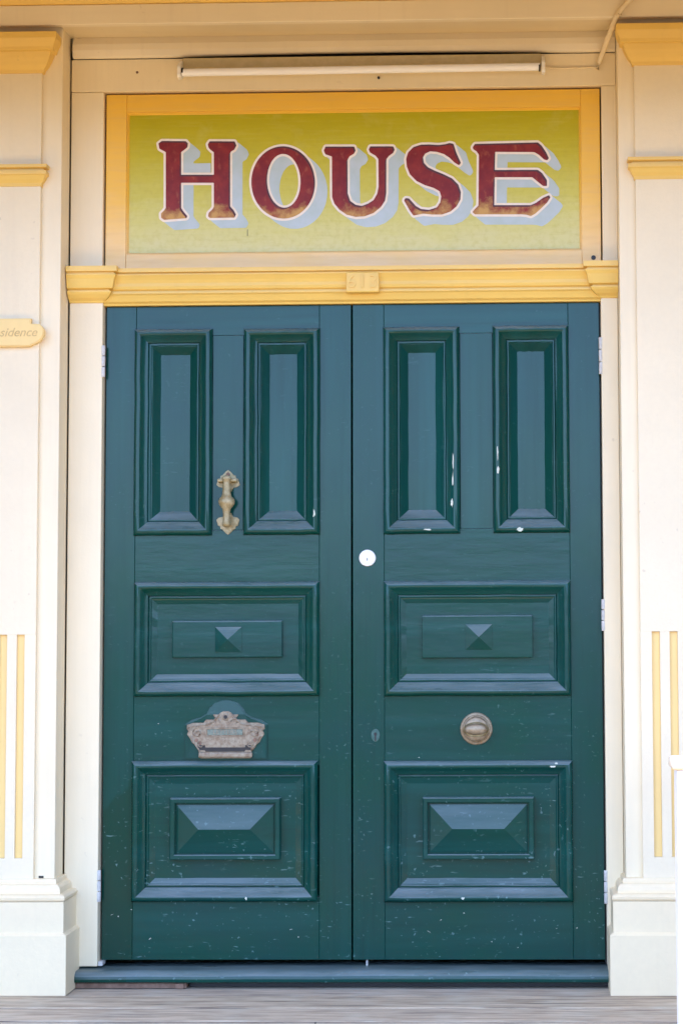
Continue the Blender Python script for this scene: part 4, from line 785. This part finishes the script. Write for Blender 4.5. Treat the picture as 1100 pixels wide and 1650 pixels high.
# bare patches knocked through the paint
for x, z, w, h in ((.322, 1.633, .006, .07), (.321, 1.575, .005, .06), (.318, 1.50, .010, .03)): chip(DR, x, z, w, h, -.0219)
for x, z, w, h in ((.463, 1.66, .005, .05), (.4635, 1.605, .011, .026)): chip(DR, x, z, w, h, -.0219)
chip(DR, .240, 1.417, .028, .006, -.0222); chip(DR, .533, 1.416, .022, .015, -.0222)
chip(DL, -.118, 1.470, .009, .034, -.0222)
chip(DR, .347, .266, .012, .009, -.0222); chip(DR, .63, .672, .03, .006, -.0222); chip(DL, -.33, .266, .008, .012, -.0222)
chip(DL, -.150, .475, .006, .006, .0150); chip(DR, .640, .682, .012, .008, -.0205)
for k in range(16):
    d, xs = ((DL, (-.77, -.02)), (DR, (.02, .77)))[k % 2]
    x = random.uniform(*xs); z = random.choice((random.uniform(.085, .235), random.uniform(.085, .235), random.uniform(.70, .88)))
    w = random.uniform(.002, .006); h = random.uniform(.0015, .0045)
    if random.random() < .35: w *= 2.2; h *= .5
    o = chip(d, x, z, w, h, -.0004, random.uniform(-.6, .6)); o.name = 'paint_speck'
# drop bolt below the right leaf
bm = B(); tube(bm, [(.045, .012, .054), (.045, .012, .078)], .0035, 8); link('drop_bolt', bm, M_hinge, DR, True)

# pull handle
hx, hz0, hz1 = -.394, 1.405, 1.613
ph_ = B()
def rosette(zc, flip):
    pts = []
    for a, r in ((0, .034), (14, .033), (24, .027), (38, .030), (52, .027), (64, .029), (78, .033), (90, .037), (102, .033), (116, .029), (128, .027), (142, .030), (156, .027), (166, .033), (180, .034)):
        pts.append((hx+r*math.cos(R(a)), zc+flip*r*1.0*math.sin(R(a))))
    pts += [(hx-.037, zc-flip*.010), (hx-.030, zc-flip*.017), (hx-.016, zc-flip*.020), (hx-.010, zc-flip*.032), (hx+.010, zc-flip*.032), (hx+.016, zc-flip*.020), (hx+.030, zc-flip*.017), (hx+.037, zc-flip*.010)]
    return pts
plate(ph_, rosette(1.575, 1), .001, -.006, .002); plate(ph_, rosette(1.443, -1), .001, -.006, .002)
handle = link('pull_handle', ph_, M_brass, DL)
bm = B(); prof = [(.004, 0), (.011, .002), (.014, .010), (.012, .018), (.010, .030), (.0115, .048), (.013, .058), (.019, .064), (.025, .074), (.0265, .082), (.024, .090), (.016, .098),
                  (.0135, .106), (.0125, .122), (.0115, .140), (.013, .150), (.017, .154), (.012, .160), (.006, .164)]
lathe(bm, prof, (hx, -.034, 1.428), 'Z', 20, 1.0, .8); link('grip', bm, M_brass, handle, 'all')
bm = B(); box(bm, hx-.031, hx+.031, -.030, -.007, 1.572, 1.582, .003, 2); link('cross_bar', bm, M_brass, handle)
bm = B(); tube(bm, [(hx, -.005, 1.577), (hx, -.036, 1.577)], .008, 12); tube(bm, [(hx, -.005, 1.444), (hx, -.036, 1.444)], .009, 12); link('post', bm, M_brass, handle, True)
bm = B(); lathe(bm, [(.0065, 0), (.0065, .0015), (.005, .003), (.001, .0034)], (hx, -.006, 1.598), 'Y', 12); link('screw', bm, M_wood, handle, True)

# letter plate on its shaped backing board
lx = -.3975
arch = [(lx-.131, .697), (lx+.131, .697), (lx+.131, .806), (lx+.108, .822), (lx+.082, .828), (lx+.062, .840), (lx+.052, .860)]
arch += [(lx+.050*math.cos(R(a)), .850+.036*math.sin(R(a))) for a in range(20, 161, 14)]
arch += [(2*lx-x, z) for x, z in reversed(arch[2:7])]
bm = B(); plate(bm, arch, .0005, -.008, .0035)
for v in bm.verts:
    if v.co.y < -.002 and v.co.z > .80: v.co.y += (v.co.z-.80)*.065
lb = link('letter_plate_backing', bm, M_door_v, DL)
half = [(.008, .848), (.016, .844), (.023, .838), (.040, .838), (.036, .831), (.030, .826), (.040, .822), (.062, .822), (.070, .812), (.102, .812), (.122, .806), (.123, .792), (.117, .788), (.122, .776),
        (.112, .762), (.106, .750), (.098, .744), (.092, .734), (.082, .722), (.085, .710), (.078, .701)]
pts = [(lx+x, z) for x, z in half]+[(lx-x, z) for x, z in reversed(half)]
bm = B(); plate(bm, pts, -.008, -.0135, .002); lp = link('letter_plate', bm, M_plate, DL)
bm = B(); cen = (0, .772)
plate(bm, [(lx+(x-lx)*.86, .772+(z-.772)*.84) for x, z in pts], -.0132, -.0152, .0012)
link('relief', bm, M_plate, lp)
bm = B(); ring(bm, lx-.063, lx+.060, .768, .798, [(0, .015), (.001, .0185), (.004, .0185), (.006, .0165), (.006, .015)]); link('flap_rim', bm, M_plate, lp)
fl_ = bxo('letter_flap', M_verdigris, lp, lx-.057, lx+.054, -.0166, -.0150, .774, .792, .0008)
text_mesh('raised_lettering', 'LETTERS', .0195, lx-.0015, -.0168, .783, M_plate, lp, ext=.0008, spacing=1.05)
bxo('slot', M_dark, lp, lx-.060, lx+.056, -.0158, -.0130, .7255, .7345, 0)
for x0, x1 in ((-.086, -.064), (.062, .080)): bxo('slot', M_dark, lp, lx+x0, lx+x1, -.0158, -.0130, .727, .742, 0)
bm = B(); box(bm, lx-.085, lx+.085, -.019, -.0125, .703, .719, .004, 2); link('bottom_lip', bm, M_plate, lp)
for x, z in ((0, .830),): 
    bm = B(); lathe(bm, [(.0062, 0), (.0062, .001), (.001, .0012)], (lx+x, -.0150, z), 'Y', 10); link('screw_hole', bm, M_dark, lp)
for x, z in ((-.092, .758), (.092, .758), (-.080, .748), (.098, .775)):
    bm = B(); lathe(bm, [(.0060, 0), (.0058, .0006), (.001, .0008)], (lx+x, -.0151, z), 'Y', 8); link('pierced_hole', bm, M_wood, lp)

# cast scrollwork raised on the letter plate
bm = B()
def curl(cx, cz, r0, a0, a1, r1, w, n=14):
    tube(bm, [(cx+(r0+(r1-r0)*i/n)*math.cos(R(a0+(a1-a0)*i/n)), -.0158, cz+(r0+(r1-r0)*i/n)*math.sin(R(a0+(a1-a0)*i/n))) for i in range(n+1)], w, 6)
for q in (1, -1):
    def A(a): return a if q > 0 else 180-a
    curl(lx+q*.088, .782, .017, A(100), A(-330), .004, .0026)
    curl(lx+q*.076, .745, .012, A(60), A(-300), .003, .0022)
    curl(lx+q*.030, .816, .013, A(200), A(-60), .004, .0022)
    curl(lx+q*.112, .795, .008, A(-80), A(200), .003, .0020)
    tube(bm, [(lx+q*.020, -.0158, .838), (lx+q*.026, -.0158, .828), (lx+q*.050, -.0158, .808), (lx+q*.085, -.0158, .803), (lx+q*.108, -.0158, .800)], .0022, 6)
    tube(bm, [(lx+q*.110, -.0150, .770), (lx+q*.098, -.0150, .748), (lx+q*.084, -.0150, .728), (lx+q*.080, -.0150, .714)], .0024, 6)
lathe(bm, [(.0105, .012), (.0110, .0165), (.0085, .0175), (.0078, .0150)], (lx, 0, .830), 'Y', 14)
link('scrollwork', bm, M_plate, lp, True)
bm = B(); plate(bm, [(lx-.070, .735), (lx+.068, .735), (lx+.060, .7215), (lx-.062, .7215)], -.0150, -.0161); link('letter_opening', bm, M_dark, lp)

# oval knob
kx, kz = .391, .790
bm = B(); lathe(bm, [(.0505, -.0005), (.0505, .004), (.048, .007), (.044, .008), (.042, .0065), (.038, .009), (.036, .018), (.037, .026), (.036, .032), (.030, .036), (.012, .037), (.001, .037)], (kx, 0, kz), 'Y', 36)
kn = link('knob', bm, M_knob, DR, True)
bm = B(); lathe(bm, [(.040, .034), (.0405, .038), (.038, .044), (.031, .049), (.018, .052), (.001, .053)], (kx, 0, kz), 'Y', 32, .92, .46); link('knob_face', bm, M_knob, kn, True)
bm = B(); lathe(bm, [(.036, .0), (.038, .0), (.0385, .036), (.0365, .040), (.034, .037)], (kx, 0, kz-.001), 'Y', 32, 1.03, .62); link('knob_rim', bm, M_brass, kn, True)
# lock rose and keyhole
bm = B(); lathe(bm, [(.0265, -.0005), (.0265, .003), (.025, .0055), (.019, .007), (.0175, .0062), (.0165, .0075), (.001, .0078)], (.049, 0, 1.329), 'Y', 32); lr = link('lock_rose', bm, M_white, DR, True)
bxo('key_slot', M_dark, lr, .0478, .0502, -.0084, -.0070, 1.3205, 1.329, 0)
bm = B(); pts = [(.0735+.0135*math.cos(R(a)), .772+(.0185 if math.sin(R(a)) > 0 else .0215)*math.sin(R(a))) for a in range(0, 360, 15)]
plate(bm, pts, .0005, -.0035, .0018); es = link('keyhole_plate', bm, M_keyplate, DR)
bm = B(); pts = [(.0735+.0052*math.cos(R(a)), .7745+.0052*math.sin(R(a))) for a in range(-60, 241, 20)]+[(.0712, .753), (.0758, .753)]
plate(bm, pts, -.0030, -.0040); link('keyhole', bm, M_dark, es)

# ------------------------------------------------------------------ stair newel and handrail at the right edge
st = thing('stair_railing', (.99, -1.2, 0), 'white stair newel with cream handrail at the right edge', 'railing')
bxo('newel_post', M_newel, st, .916, 1.009, -1.25, -1.15, .0, .752, .005, 2)
bm = B(); box(bm, .902, 1.75, -1.258, -1.142, .753, .783, .010, 3); link('handrail', bm, M_rail, st, True)
bm = B(); box(bm, 1.0095, 1.75, -1.225, -1.175, .10, .145, .004, 2); link('bottom_rail', bm, M_newel, st)
for k in range(5):
    x = 1.10+k*.12
    bxo('baluster', M_newel, st, x, x+.032, -1.216, -1.184, .146, .7525, .003)
